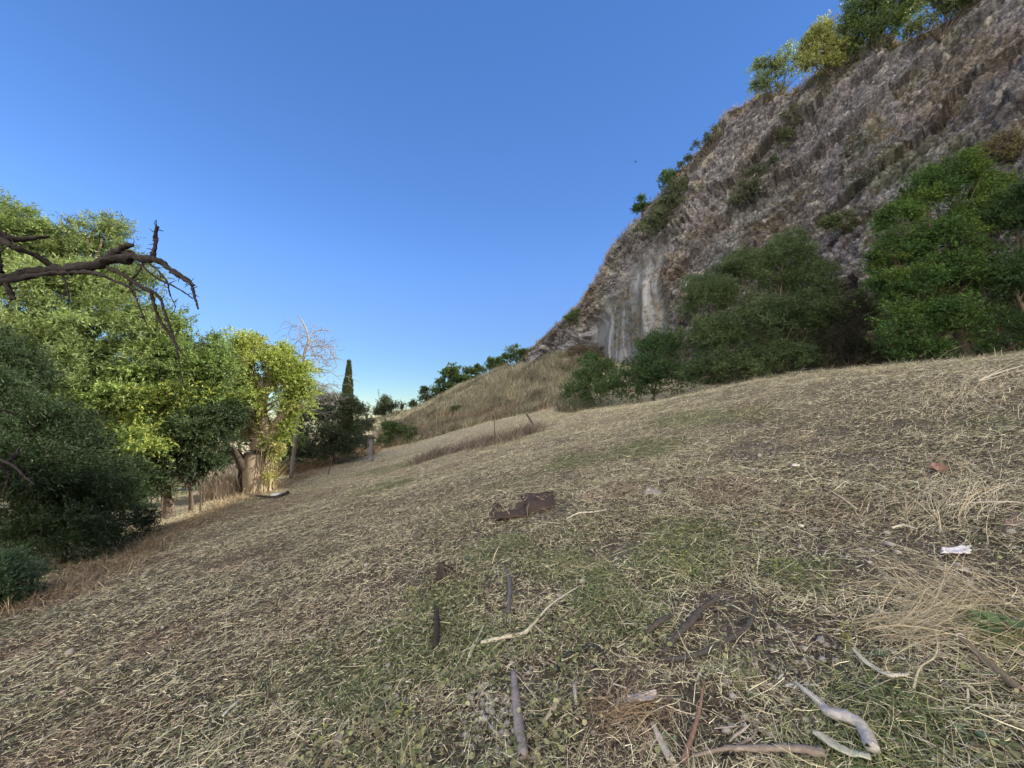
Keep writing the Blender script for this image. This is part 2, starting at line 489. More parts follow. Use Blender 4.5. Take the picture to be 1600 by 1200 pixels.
def cliff_surface():
    T = cliff_T()
    B = catm(cb, T); R = catm(cr, T)
    vs = np.concatenate([np.linspace(0, 1, 330), 1 + np.linspace(0, 1, 40)[1:] ** 1.6])
    back = np.array([.86, .5, 0.0])
    rows = []
    for v in vs:
        if v <= 1:
            e = v
            p = B * (1 - e) + R * e
            out = np.sin(np.pi * min(v, 1)) * .06 * (R[:, 2] - B[:, 2])
            p = p + np.stack([-.6 * out, -.6 * out, 0 * out], 1)
        else:
            k = v - 1
            p = R + back[None] * (k * 55) + np.array([0, 0, 1])[None] * (k * (10.0 + 28 * (1 - sstep(3.0, 8.5, T)))[:, None] + .5 * min(k * 10, 1))  # hidden ground behind the left rim raised to shade the mound
        rows.append(p)
    P = np.array(rows); nv, nu = P.shape[:2]
    du = np.gradient(P, axis=1); dv = np.gradient(P, axis=0)
    Nn = np.cross(du.reshape(-1, 3), dv.reshape(-1, 3)); Nn /= np.linalg.norm(Nn, axis=1)[:, None] + 1e-9
    Q = P.reshape(-1, 3)
    vv = np.repeat(vs, nu)
    tt = np.tile(T, nv)
    # smooth streaked slab on the left part of the face
    cpix = 800 + F * Q[:, 0] / np.maximum(Q[:, 1], 1)
    zrel = vv
    slab = sstep(905, 930, cpix + 14 * fbm(Q * .5, 2, 5)) * (1 - sstep(1032, 1052, cpix + 16 * fbm(Q * .4, 2, 6))) * sstep(.06, .16, vv) * (1 - sstep(.66, .80, vv + .10 * fbm(Q * .4, 2, 8)))
    big = fbm(Q * .10, 3, 101) * 1.1
    med = fbm(Q * .42, 4, 111, .55) * .75
    sw = Q[:, 0] * .75 - Q[:, 1] * .66          # along the wall
    bed = Q[:, 2] * .80 - sw * .60; alo = Q[:, 2] * .60 + sw * .80
    BQ = np.stack([bed * 1.25, alo * .30, (Q[:, 0] + Q[:, 1]) * .3], 1)
    lay = (fbm(BQ, 5, 121, .58)) * .85 + (1 - np.abs(fbm(BQ * 1.7 + 5, 4, 123))) ** 4 * .55
    led = fbm(np.stack([bed * .33, alo * .1, Q[:, 0] * .05], 1), 3, 127)
    tq = bed * .24 + .55 * fbm(Q * .13, 3, 129); tj = alo * .15 + .6 * fbm(Q * .17, 3, 130)
    saw = 1 - (tq - np.floor(tq)); sawj = tj - np.floor(tj)
    lay = lay + saw ** 1.5 * 1.15 + sawj * .55 - .6
    crack = np.maximum(1 - np.minimum(tq - np.floor(tq), 1 - (tq - np.floor(tq))) / .035, 1 - np.minimum(sawj, 1 - sawj) / .02).clip(0, 1)
    lay = lay + sstep(-.05, .10, led) * .5 + sstep(.2, .3, led) * .4
    d1, d2, idv = worley(np.stack([bed * 1.9, alo * 1.1, (Q[:, 0] + Q[:, 1]) * .9], 1) + .5 * np.stack([fbm(Q * 1.2, 2, 131 + k) for k in range(3)], 1), 141)
    p1, p2, pid = worley(Q * 4.2, 151)
    cob = np.clip((d2 - d1) * 2.2, 0, 1) * .34 * (.25 + idv)
    peb = (1 - np.clip(p1, 0, 1)) * .13 * (pid > .35)
    rid = (1 - np.abs(fbm(Q * .9, 4, 161))) ** 3 * .45
    fine = fbm(Q * 5.5, 3, 171) * .10
    fl = np.stack([Q[:, 0] * 2.6, Q[:, 1] * 2.6, Q[:, 2] * .15], 1)
    flut = fbm(fl, 3, 181) * .16
    d = big + (med + lay + cob + peb + rid + fine) * (1 - .93 * slab) * .82 + flut * slab + slab * (.25 - .35 * sstep(-.1, .1, fbm(np.stack([Q[:, 0] * .5, Q[:, 1] * .5, Q[:, 2] * .25], 1), 2, 187)))
    # cave-like hollow between the slab fields
    topfade = 1 - .5 * sstep(1.0, 1.2, vv)
    d = (d - .75) * topfade * sstep(-.02, .06, vv) * (1 - .5 * sstep(.85, 1.0, vv))
    edge = sstep(0, 2.0, tt)
    sgn = -1.0 if (Nn[len(Nn) // 3, 0] > 0) else 1.0
    V = Q + Nn * sgn * (d * (.4 + .6 * edge))[:, None]
    i = (np.arange(nv - 1)[:, None] * nu + np.arange(nu - 1)[None]).ravel()
    Fq = np.stack([i, i + 1, i + nu + 1, i + nu], 1)
    if sgn > 0: Fq = Fq[:, :]
    # albedo
    base = np.tile(np.array([.185, .180, .203]), (len(V), 1))
    base = mix(base, (.17, .150, .135), sstep(0, .5, fbm(Q * .22, 4, 201)))
    base = mix(base, (.27, .285, .31), sstep(.12, .42, fbm(Q * .28 + 7, 4, 211)) * .8)
    base = mix(base, (.36, .34, .29), sstep(.30, .48, fbm(Q * .5 + 3, 4, 221)) * .8)
    veg = sstep(.08, .38, fbm(Q * .33 + 11, 4, 231)) * sstep(1120, 1400, cpix)
    base = mix(base, (.135, .125, .075), veg * .55)
    base = mix(base, (.10, .12, .075), sstep(.22, .45, fbm(Q * .3 + 21, 3, 241)) * .6)
    base = base * (.80 + .75 * sstep(-.35, .45, fbm(BQ * 1.3 + 40, 4, 291)))[:, None]
    base = base * (1 - .35 * crack * (1 - slab) * (fbm(Q * .6, 2, 133) > -.1))[:, None]
    base = base * (1 - .55 * (1 - sstep(.0, .16, d2 - d1)) * (1 - slab))[:, None]
    stone = (pid > .62).astype(float) * (p1 < .38)
    base = mix(base, (.31, .30, .31), stone * .6 * (1 - slab))
    dark = (pid < .18).astype(float) * (p1 < .45)
    base = mix(base, (.085, .065, .055), dark * .7 * (1 - slab))
    base = mix(base, (.44, .42, .40), ((idv > .88) & (d1 < .34)).astype(float) * .7 * (1 - slab))
    sc = np.tile(np.array([.125, .135, .155]), (len(V), 1))
    s1 = fbm(np.stack([Q[:, 0] * 1.6, Q[:, 1] * 1.6, Q[:, 2] * .07], 1), 4, 251, .65)
    sc = mix(sc, (.235, .25, .28), sstep(.05, .35, s1)); sc = mix(sc, (.075, .08, .085), sstep(.05, .3, -s1))
    sc = mix(sc, (.23, .21, .18), sstep(.34, .55, fbm(np.stack([Q[:, 0] * 1.1, Q[:, 1] * 1.1, Q[:, 2] * .1], 1), 3, 261)) * .7)
    white = 1.0 * sstep(999, 1003, cpix + 5 * fbm(Q * .8, 2, 7)) * (1 - sstep(1018, 1024, cpix + 4 * fbm(Q * .9, 2, 8))) * sstep(.30, .36, vv + .04 * s1) * (1 - sstep(.60, .63, vv))
    sc = mix(sc, (.33, .335, .34), white * (.6 + .4 * sstep(-.3, .3, s1)))
    base = base * (1 - slab[:, None]) + sc * slab[:, None]
    topc = sstep(.985, 1.03, vv + .02 * fbm(Q * .5, 2, 271))
    base = mix(base, (.22, .18, .115), topc * .9)
    base = base * (1 + (.28 - .2 * slab) * fbm(Q * 3.2, 3, 281))[:, None]
    base = base * .87
    base = np.hstack([base, (1 - .88 * slab)[:, None]])
    return V, Fq, base, (nv, nu, T, vs)
CV, CF, CB, CI = cliff_surface()
M, t_, b = mat_base('conglomerate_rock')
a = N(t_, 'ShaderNodeAttribute', attribute_name='tone'); tc = N(t_, 'ShaderNodeTexCoord')
vo = N(t_, 'ShaderNodeTexVoronoi'); vo.inputs['Scale'].default_value = 7.5; t_.links.new(tc.outputs['Object'], vo.inputs['Vector'])
n1 = noise(t_, 5, 7, .72, .4, tc.outputs['Object'])
r1 = ramp(t_, [(.3, .30), (.5, .95), (.70, 1.9)]); t_.links.new(n1.outputs['Fac'], r1.inputs['Fac'])
r2 = ramp(t_, [(0, 1.25), (.5, .95), (.8, .6)]); t_.links.new(vo.outputs['Distance'], r2.inputs['Fac'])
c1 = mixc(t_, a.outputs['Alpha'], a.outputs['Color'], mixc(t_, 1.0, a.outputs['Color'], r1.outputs['Color'], 'MULTIPLY')); c2 = mixc(t_, a.outputs['Alpha'], c1, mixc(t_, .8, c1, r2.outputs['Color'], 'MULTIPLY'))
t_.links.new(c2, b.inputs['Base Color'])
bp = N(t_, 'ShaderNodeBump'); bp.inputs['Distance'].default_value = .22; t_.links.new(a.outputs['Alpha'], bp.inputs['Strength'])
t_.links.new(n1.outputs['Fac'], bp.inputs['Height']); t_.links.new(bp.outputs[0], b.inputs['Normal'])
b.inputs['Roughness'].default_value = .95
o = mesh_np('cliff', CV, CF, M, cols=CB, smooth=True)
o['kind'] = 'structure'
def cliff_at(px, py):
    """nearest point of the finished cliff along the sight line through a pixel"""
    d = ray(px, py); d = d / np.linalg.norm(d)
    R_ = CV - np.array([0, 0, EYE]); t = R_ @ d
    e = np.linalg.norm(R_ - t[:, None] * d[None], axis=1) / np.maximum(t, 1)
    ok = (t > 5) & (e < .006)
    if ok.any():
        return CV[np.where(ok)[0][np.argmin(t[ok])]]
    e[t < 5] = 9
    return CV[int(np.argmin(e))]

# ------------------------------------------------------------------ strands: mown straw, standing grass
def strands(x, y, L, wdt, az, lift, cols, z=None, curl=.25, seg=2, rng=RNG, flatw=None, up=None):
    """flat bent blades; az heading, lift = angle above the slope"""
    n = len(x)
    z0 = H(x, y) if z is None else z
    e = .25
    dx = np.cos(az); dy = np.sin(az)
    if z is None:
        sl = (H0(x + dx * e, y + dy * e) - H0(x, y)) / e
    else:
        sl = np.zeros(n)
    hd = np.stack([dx, dy, sl], 1); hd /= np.linalg.norm(hd, axis=1)[:, None]
    side = np.stack([-dy, dx, np.zeros(n)], 1)
    if up is None: up = np.array([0, 0, 1.0])[None]
    # blade width direction: partly sideways, partly up
    tw = rng.uniform(-1.2, 1.2, n)
    bend = rng.normal(0, curl, n); bend2 = rng.normal(0, curl * .6, n)
    P = []; pos = np.stack([x, y, z0], 1)
    pos = pos + up * .004
    a = lift.copy(); h = np.zeros(n)
    for k in range(seg + 1):
        P.append(pos.copy())
        dirv = hd * np.cos(a)[:, None] + up * np.sin(a)[:, None] + side * np.sin(h)[:, None]
        pos = pos + dirv * (L / seg)[:, None]
        a = a + bend2 - lift * .55 / seg; h = h + bend
    V = np.zeros((n, seg + 1, 2, 3))
    wd = side * np.cos(tw)[:, None] + up * np.sin(tw)[:, None]
    for k in range(seg + 1):
        f = 1 - .75 * (k / seg) ** 2
        V[:, k, 0] = P[k] - wd * (wdt * .5 * f)[:, None]
        V[:, k, 1] = P[k] + wd * (wdt * .5 * f)[:, None]
    V = V.reshape(-1, 3)
    b0 = np.arange(n)[:, None] * (2 * (seg + 1)) + np.arange(seg)[None] * 2
    b0 = b0.ravel()
    Fq = np.stack([b0, b0 + 1, b0 + 3, b0 + 2], 1)
    return V, Fq, np.repeat(cols, 2 * (seg + 1), axis=0)

def pick(pal, n, rng=RNG, var=.18, p=None):
    pal = np.asarray(pal, float)
    c = pal[rng.choice(len(pal), n, p=p)]
    return c * (1 + rng.normal(0, var, n))[:, None].clip(.4, 1.7)

def wander(n, rmin, rmax, power, half=64, rng=RNG):
    """scatter over the field with density falling off away from the path where the viewer stands"""
    u = rng.random(n)
    k = 1 - power + 1
    r = (rmin ** k + u * (rmax ** k - rmin ** k)) ** (1 / k)
    a = np.radians(rng.uniform(-half, half, n))
    return r * np.sin(a), r * np.cos(a), r

PAL_STRAW = [(.70, .645, .45), (.59, .54, .37), (.82, .78, .59), (.49, .45, .31), (.36, .32, .22), (.54, .54, .35), (.70, .67, .52)]
PAL_DARK = [(.15, .11, .07), (.10, .075, .05), (.20, .155, .10)]
PAL_GREEN = [(.15, .21, .07), (.22, .26, .10), (.30, .32, .15), (.11, .17, .075), (.34, .35, .18)]
PAL_RUST = [(.40, .31, .24), (.32, .235, .18), (.50, .42, .32)]
def straw_cols(x, y, rng=RNG, gk=1.0):
    g_, s_, r_ = gmasks(x, y)
    n = len(x)
    c = pick(PAL_STRAW, n, rng)
    dk = pick(PAL_DARK, n, rng); gr = pick(PAL_GREEN, n, rng); ru = pick(PAL_RUST, n, rng)
    u = rng.random((4, n))
    c = np.where((u[0] < .15 + .25 * s_)[:, None], dk, c)
    c = np.where((u[1] < (.10 + .55 * g_) * gk)[:, None], gr, c)
    c = np.where((u[2] < .06 + .5 * r_)[:, None], ru, c)
    big = 1 + .22 * fbm2(x, y, .9, 3, 301)
    return c * big[:, None], g_, s_, r_

def field_limit(x, y):
    """true where the mown field is (not under the hedge, not beyond its crest)"""
    hx = np.interp(y, [0, 4, 8.2, 14.5, 21, 31], [-6.4, -7.4, -9.0, -11.0, -12.2, -11.6])
    return x > hx

def build_field():
    n = 520000
    x, y, r = wander(n, 1.15, 36, 1.28)
    xb, yb, rb = wander(110000, .05, 11, .55, 180)
    kb = (rb < 1.15) | (np.abs(np.arctan2(xb, yb)) > math.radians(62)); xb, yb, rb = xb[kb], yb[kb], rb[kb]
    x = np.concatenate([x, xb]); y = np.concatenate([y, yb]); r = np.concatenate([r, np.maximum(rb, 1.2)])
    ok = field_limit(x, y); x, y, r = x[ok], y[ok], r[ok]
    c, g_, s_, r_ = straw_cols(x, y)
    keep = RNG.random(len(x)) > s_ * .55
    x, y, r, c, g_ = x[keep], y[keep], r[keep], c[keep], g_[keep]
    n = len(x)
    # combed along the slope on the left, tangled on the right
    side = sstep(-1.5, 2.5, x)
    az = .95 + .5 * fbm2(x, y, .8, 3, 311) + RNG.normal(0, 1, n) * (.85 + .95 * side)
    az = az + np.pi * (RNG.random(n) < .5)
    L = RNG.gamma(1.7, .030, n).clip(.012, .36) * (1 + .03 * r) * (.8 + .65 * side)
    wd = RNG.uniform(.0011, .0030, n) * (1 + r * .11)
    lift = np.abs(RNG.normal(0, .28, n)) + (RNG.random(n) < .06) * RNG.uniform(.2, 1.0, n)
    z = H(x, y) + RNG.random(n) ** 2 * .035 * (1 + .02 * r) * (.4 + 1.2 * sstep(-.3, .4, fbm2(x, y, 2.2, 3, 501)))
    V, Fq, C = strands(x, y, L, wd, az, lift, c, None)
    V[:, 2] += np.repeat(z - H(x, y), 6)
    # finely chopped cuttings matted between the longer stems
    n2 = 430000
    x, y, r = wander(n2, 1.1, 22, 1.25)
    ok = field_limit(x, y); x, y, r = x[ok], y[ok], r[ok]
    c2, g_, s_, r_ = straw_cols(x, y)
    keep = RNG.random(len(x)) > s_ * .35; x, y, r, c2 = x[keep], y[keep], r[keep], c2[keep]; n2 = len(x)
    c2 = c2 * .95
    V2, F2, C2 = strands(x, y, RNG.uniform(.008, .038, n2) * (1 + .06 * r), RNG.uniform(.0016, .0045, n2) * (1 + r * .09), RNG.uniform(0, 6.3, n2), RNG.normal(.05, .22, n2), c2, None, .1, 1)
    V2[:, 2] += np.repeat(RNG.random(n2) * .016, 4)
    Fq = np.vstack([Fq, F2 + len(V)]); V = np.vstack([V, V2]); C = np.vstack([C, C2])
    o = mesh_np('mown_straw', V, Fq, M_STRAW, cols=C)
    setp(o, 'mown dry straw lying tangled all over the sloping field', 'dry grass', kind='stuff')
    # short green regrowth
    n = 60000
    x, y, r = wander(n, 1.2, 26, 1.4)
    g_, s_, r_ = gmasks(x, y)
    ok = (RNG.random(len(x)) < g_ * .9) & field_limit(x, y); x, y, r = x[ok], y[ok], r[ok]; n = len(x)
    V, Fq, C = strands(x, y, RNG.uniform(.02, .08, n) * (1 + .03 * r), RNG.uniform(.002, .004, n) * (1 + r * .10), RNG.uniform(0, 6.3, n), RNG.uniform(.2, 1.3, n), pick(PAL_GREEN, n))
    o = mesh_np('green_grass', V, Fq, M_STRAW, cols=C)
    setp(o, 'thin green grass growing back in patches between the dry straw', 'grass', kind='stuff')
build_field()

# ------------------------------------------------------------------ leaves
def leaf_quads(P, D, U, L, W, cols):
    """one folded lance-shaped leaf per row: base, side, tip, side"""
    S = np.cross(D, U); S /= np.linalg.norm(S, axis=1)[:, None] + 1e-9
    n = len(P)
    V = np.zeros((n, 4, 3))
    V[:, 0] = P
    V[:, 1] = P + D * (L * .42)[:, None] + S * (W * .5)[:, None]
    V[:, 2] = P + D * L[:, None]
    V[:, 3] = P + D * (L * .42)[:, None] - S * (W * .5)[:, None]
    Fq = np.arange(n * 4).reshape(n, 4)
    return V.reshape(-1, 3), Fq, np.repeat(cols, 4, axis=0)

def unit(rng, n):
    v = rng.normal(0, 1, (n, 3)); return v / np.linalg.norm(v, axis=1)[:, None]

def foliage(blobs, nspr, K, Ll, Wl, c1, c2, seed, droop=.25, sprl=.3, hollow=.5, gap=.25, gapf=1.2, var=.22, ground_clip=True, c3=None, upb=.3, lump=.3, persp=42, bough=.33, loose=.22, flat=.62):
    """leaf sprays filling uneven lobes; blobs = (centre, rx, ry, rz)"""
    rng = np.random.default_rng(seed)
    B = np.array([list(c) + [a, b_, d] for c, a, b_, d in blobs])
    wt = (B[:, 3] * B[:, 5]) ** 1.0; wt /= wt.sum()
    bi = rng.choice(len(B), nspr, p=wt)
    u = unit(rng, nspr)
    rr = hollow + (1.08 - hollow) * rng.random(nspr) ** .55
    sh = 1 + lump * fbm(u * 2.3 + bi[:, None] * 5.1, 3, seed)
    P = B[bi, :3] + u * B[bi, 3:] * (rr * sh)[:, None]
    # gather most sprays into separate boughs with gaps between them
    nc = max(6, int(nspr / persp)); ci = rng.choice(len(B), nc, p=wt)
    cu = unit(rng, nc); cu[:, 2] = np.where(cu[:, 2] < -.3, -cu[:, 2], cu[:, 2])
    cr_ = .35 + .70 * rng.random(nc) ** .6
    CP_ = B[ci, :3] + cu * B[ci, 3:] * (cr_ * (1 + lump * fbm(cu * 2.3 + ci[:, None] * 5.1, 3, seed)))[:, None]
    CR_ = B[ci, 3:] * (bough * rng.uniform(.5, 1.5, nc))[:, None] * np.array([1, 1, flat])[None]
    ctone = rng.normal(0, .16, nc)
    m_ = rng.random(nspr) > loose
    k_ = rng.integers(0, nc, nspr); u2 = unit(rng, nspr); u2[:, 2] = np.where(rng.random(nspr) < .6, np.abs(u2[:, 2]), u2[:, 2])
    P = np.where(m_[:, None], CP_[k_] + u2 * CR_[k_] * rng.uniform(.5, 1.05, nspr)[:, None], P)
    ct_ = np.where(m_, ctone[k_], 0)
    u = np.where(m_[:, None], u * .3 + u2 * .7, u)
    g_ = fbm(P * gapf + seed, 3, seed + 5)
    ok = g_ > -1 + gap * 2 - .5 if False else g_ > np.quantile(g_, gap * .6)
    if ground_clip:
        ok &= P[:, 2] > H0(P[:, 0], P[:, 1]) + .05
    P = P[ok]; u = u[ok]; g_ = g_[ok]; ct_ = ct_[ok]; n = len(P)
    d = u * .7 + unit(rng, n) * .7 + np.array([0, 0, upb]); d /= np.linalg.norm(d, axis=1)[:, None]
    sl = rng.uniform(.5, 1.2, n) * sprl
    tone = fbm(P * .9 + 31, 3, seed + 9)
    f = np.clip(.5 + 1.1 * tone + rng.normal(0, .18, n), 0, 1)
    sc = np.asarray(c1)[None] * (1 - f[:, None]) + np.asarray(c2)[None] * f[:, None]
    if c3 is not None:
        m = (fbm(P * .7 + 77, 2, seed + 3) > .28) & (rng.random(n) < .5)
        sc = np.where(m[:, None], np.asarray(c3)[None], sc)
    sc = sc * np.clip(1 + rng.normal(0, .13, n) + ct_, .45, 1.7)[:, None]
    k = np.tile(np.arange(K), n); i = np.repeat(np.arange(n), K)
    fr = (k + rng.random(n * K)) / K
    dr = d[i]
    LP = P[i] + dr * (sl[i] * fr)[:, None]
    LP[:, 2] -= droop * .5 * (sl[i] * fr ** 2)
    r2 = unit(rng, n * K)
    LD = dr * .75 + r2 * .75; LD[:, 2] -= droop * (.4 + .8 * fr)
    LD /= np.linalg.norm(LD, axis=1)[:, None]
    U = unit(rng, n * K) * .8 + np.array([0, 0, .8])
    L = Ll * rng.uniform(.6, 1.25, n * K); W = Wl * rng.uniform(.7, 1.25, n * K)
    cols = sc[i] * np.clip(1 + rng.normal(0, var, n * K), .4, 1.8)[:, None]
    return leaf_quads(LP, LD, U, L, W, cols), P

def wood_tree(g, root, blobs, r0, rng, col=(.14, .11, .085), limbs=3, lean=None, twigs=5):
    """trunk that forks into limbs reaching every lobe"""
    root = np.asarray(root, float)
    C = np.array([b_[0] for b_ in blobs]); ctr = C.mean(0)
    fork = root * .6 + ctr * .4; fork[2] = root[2] + max(.3, (ctr[2] - root[2]) * .42)
    if lean is not None: fork = np.asarray(lean, float)
    mid = (root + fork) / 2 + rng.normal(0, .12, 3) * r0 * 2.5
    tube(g, [root - np.array([0, 0, .3]), root, mid, fork], [r0 * 1.5, r0 * 1.2, r0, r0 * .8], 9, .22, col, sub=4, seed=int(rng.integers(1e6)))
    for c, rx, ry, rz in blobs:
        c = np.asarray(c, float)
        m = fork * .5 + c * .5 + rng.normal(0, .12, 3) * np.linalg.norm(c - fork) * .5
        tube(g, [fork, m, c, c + (c - m) * .08], [r0 * .6, r0 * .38, r0 * .22, r0 * .07], 6, .2, col, sub=3, seed=int(rng.integers(1e6)))
        for k in range(twigs):
            u = unit(rng, 1)[0]; u[2] = abs(u[2]) * .6 + .1
            s_ = m * (1 - k / max(twigs, 1)) + c * (k / max(twigs, 1))
            e = c + u * np.array([rx, ry, rz]) * rng.uniform(.6, .95)
            tube(g, [s_, (s_ + e) / 2 + rng.normal(0, .1, 3) * rx, e], [r0 * .2, r0 * .11, r0 * .04], 4, .1, col, sub=2, seed=int(rng.integers(1e6)), caps=False)

def plant(name, label, cat, group, pblobs, root_px, nspr, K, Ll, Wl, c1, c2, seed, r0=.1, crown='crown', trunk='trunk', twigs=4, wcol=(.14, .11, .085), lean=None, zroot=None, dscale=.8, **kw):
    """a tree or bush from its lobes, given as (px, py, rx, ry, distance)"""
    rng = np.random.default_rng(seed + 900)
    bl = []
    for q in pblobs:
        c = at(q[0], q[1], q[4]); s_ = q[4] / F
        rx, rz = q[2] * s_, q[3] * s_
        bl.append((c, rx, dscale * .5 * (rx + rz), rz))
    rp = at(root_px[0], root_px[1], root_px[2])
    root = np.array([rp[0], rp[1], hz(rp[0], rp[1]) if zroot is None else zroot])
    if zroot is not None: kw.setdefault('ground_clip', False)
    e = empty(name, root, label, cat, group)
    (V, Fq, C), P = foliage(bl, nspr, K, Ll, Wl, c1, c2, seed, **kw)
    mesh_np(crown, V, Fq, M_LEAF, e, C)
    g = Geo(); wood_tree(g, root, bl, r0, rng, wcol, twigs=twigs, lean=lean)
    g.build(trunk, M_WOOD, e)
    return e

# ------------------------------------------------------------------ hedge and trees on the left
GR_H = 'trees and bushes of the hedge along the left edge of the field'
# colours: leaf albedos, darkened in two bushes below to carry shade
BRIGHT, YELLOW, DEEP, GREY = (.135, .19, .045), (.24, .27, .045), (.05, .085, .035), (.10, .135, .085)
plant('willow_tree', 'tallest narrow-leaved green tree with feathery tops behind the bare branch at the left edge', 'tree', GR_H,
      [(15, 370, 42, 62, 11.5), (-40, 430, 60, 80, 11), (65, 408, 30, 44, 11.8), (104, 402, 26, 36, 12), (156, 386, 34, 50, 12), (95, 362, 12, 16, 12), (60, 470, 75, 60, 11.2), (140, 470, 70, 60, 11.8), (40, 560, 80, 75, 10.8), (120, 560, 75, 70, 11.2), (200, 455, 34, 50, 12.4),
       (185, 540, 55, 60, 11.8), (90, 640, 80, 60, 11), (-50, 580, 60, 90, 10.6), (10, 660, 60, 60, 10.4)],
      (70, 830, 11.5), 20900, 12, .125, .027, (.135, .19, .07), (.23, .285, .125), 21, r0=.16, sprl=.42, droop=.35, hollow=.35, gap=.2, upb=.5, lump=.45, c3=(.14, .19, .09), persp=60, bough=.30)
plant('broadleaf_tree', 'bright green tree with yellow leaves scattered in it between the willow and the ivy-grown trunk', 'tree', GR_H,
      [(245, 520, 42, 40, 12.5), (290, 545, 36, 42, 12.8), (230, 580, 55, 50, 12), (290, 610, 55, 50, 12.3), (200, 640, 60, 50, 11.5), (250, 660, 60, 50, 11.7), (330, 600, 42, 50, 13), (160, 690, 60, 45, 11.2), (225, 705, 50, 38, 11.2), (150, 610, 50, 50, 11.6), (190, 740, 44, 34, 11), (250, 768, 30, 20, 12.6), (300, 640, 44, 34, 12.8), (265, 500, 22, 26, 12.8)],
      (265, 800, 12.5), 15200, 12, .115, .034, (.12, .18, .055), (.21, .28, .095), 22, r0=.13, sprl=.36, droop=.3, hollow=.35, gap=.3, lump=.4, c3=(.29, .33, .08), persp=60, bough=.30)
plant('ivy_covered_tree', 'yellow-green bushy crown on a stout leaning trunk with sunlit ivy at its foot', 'tree', GR_H,
      [(345, 560, 30, 36, 15), (385, 552, 34, 32, 15.2), (420, 585, 40, 40, 15), (360, 610, 44, 44, 14.6), (452, 600, 30, 38, 15.2), (400, 635, 46, 36, 14.8), (465, 630, 24, 26, 15.3), (440, 555, 16, 16, 15.2), (345, 660, 30, 24, 14.6), (442, 668, 18, 26, 15.2), (425, 700, 12, 22, 15.1)],
      (403, 768, 14.8), 12920, 12, .085, .032, (.20, .26, .06), (.31, .36, .10), 23, r0=.42, sprl=.3, droop=.25, hollow=.35, gap=.4, lump=.4, c3=(.34, .36, .11), twigs=9, loose=.3,
      lean=tuple(at(416, 688, 15.0)), wcol=(.30, .245, .18))
plant('dark_bush', 'large drooping bush at the lower left edge, shade deepened in its near-black leaf colour', 'bush', GR_H,
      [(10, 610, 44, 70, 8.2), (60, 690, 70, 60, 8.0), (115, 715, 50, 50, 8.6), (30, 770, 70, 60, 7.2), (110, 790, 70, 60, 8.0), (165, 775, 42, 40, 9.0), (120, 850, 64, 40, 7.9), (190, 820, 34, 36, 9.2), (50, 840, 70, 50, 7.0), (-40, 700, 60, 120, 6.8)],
      (90, 900, 7.8), 14250, 12, .085, .017, (.020, .038, .016), (.036, .062, .026), 24, r0=.1, sprl=.32, droop=.45, hollow=.2, gap=.12, lump=.35, twigs=2)  # hedge shade deepened by near-black leaf colours
plant('bush', 'bush hanging to the left of the ivy-grown trunk with shade put into its dark leaf colour', 'bush', GR_H,
      [(325, 655, 36, 24, 12.0), (355, 665, 26, 20, 12.6), (290, 680, 34, 28, 11.6), (345, 692, 24, 16, 12.4), (300, 712, 32, 20, 11.8), (255, 728, 30, 22, 11.4), (235, 755, 22, 16, 11), (360, 645, 20, 12, 12.8), (300, 738, 28, 18, 12.2), (335, 728, 18, 16, 12.4), (205, 785, 26, 18, 10.4), (185, 745, 34, 26, 10.2)],
      (300, 782, 12.4), 5200, 12, .09, .028, (.028, .048, .022), (.055, .085, .034), 25, r0=.06, sprl=.28, droop=.4, hollow=.1, gap=.15, twigs=2)  # sun reaches this bush, so its shade is put into the leaf colour
plant('bush', 'small blue-green bush at the left edge nearest the camera', 'bush', None,
      [(5, 905, 36, 36, 5.3), (-30, 930, 50, 50, 5.0), (15, 935, 26, 25, 5.2)], (-10, 985, 5.3), 1500, 12, .06, .013, (.06, .105, .06), (.09, .15, .09), 26, r0=.03, sprl=.2, droop=.3, hollow=.2, gap=.1, twigs=2)
plant('bush', 'broad grey-green bush under the cypress where the hedge meets the far end of the field', 'bush', None,
      [(490, 660, 26, 30, 24), (520, 650, 30, 34, 24.5), (548, 655, 24, 30, 25), (505, 690, 34, 24, 23.5), (545, 685, 26, 24, 24.5), (470, 690, 24, 24, 22.5), (558, 675, 16, 22, 25), (500, 632, 16, 20, 25), (485, 712, 34, 16, 23), (520, 708, 36, 18, 24), (555, 700, 20, 18, 25), (455, 705, 24, 18, 22), (575, 668, 10, 14, 26)],
      (520, 722, 24.5), 10500, 10, .12, .04, (.075, .105, .065), (.12, .145, .09), 27, r0=.1, sprl=.35, droop=.2, hollow=.25, gap=.15)

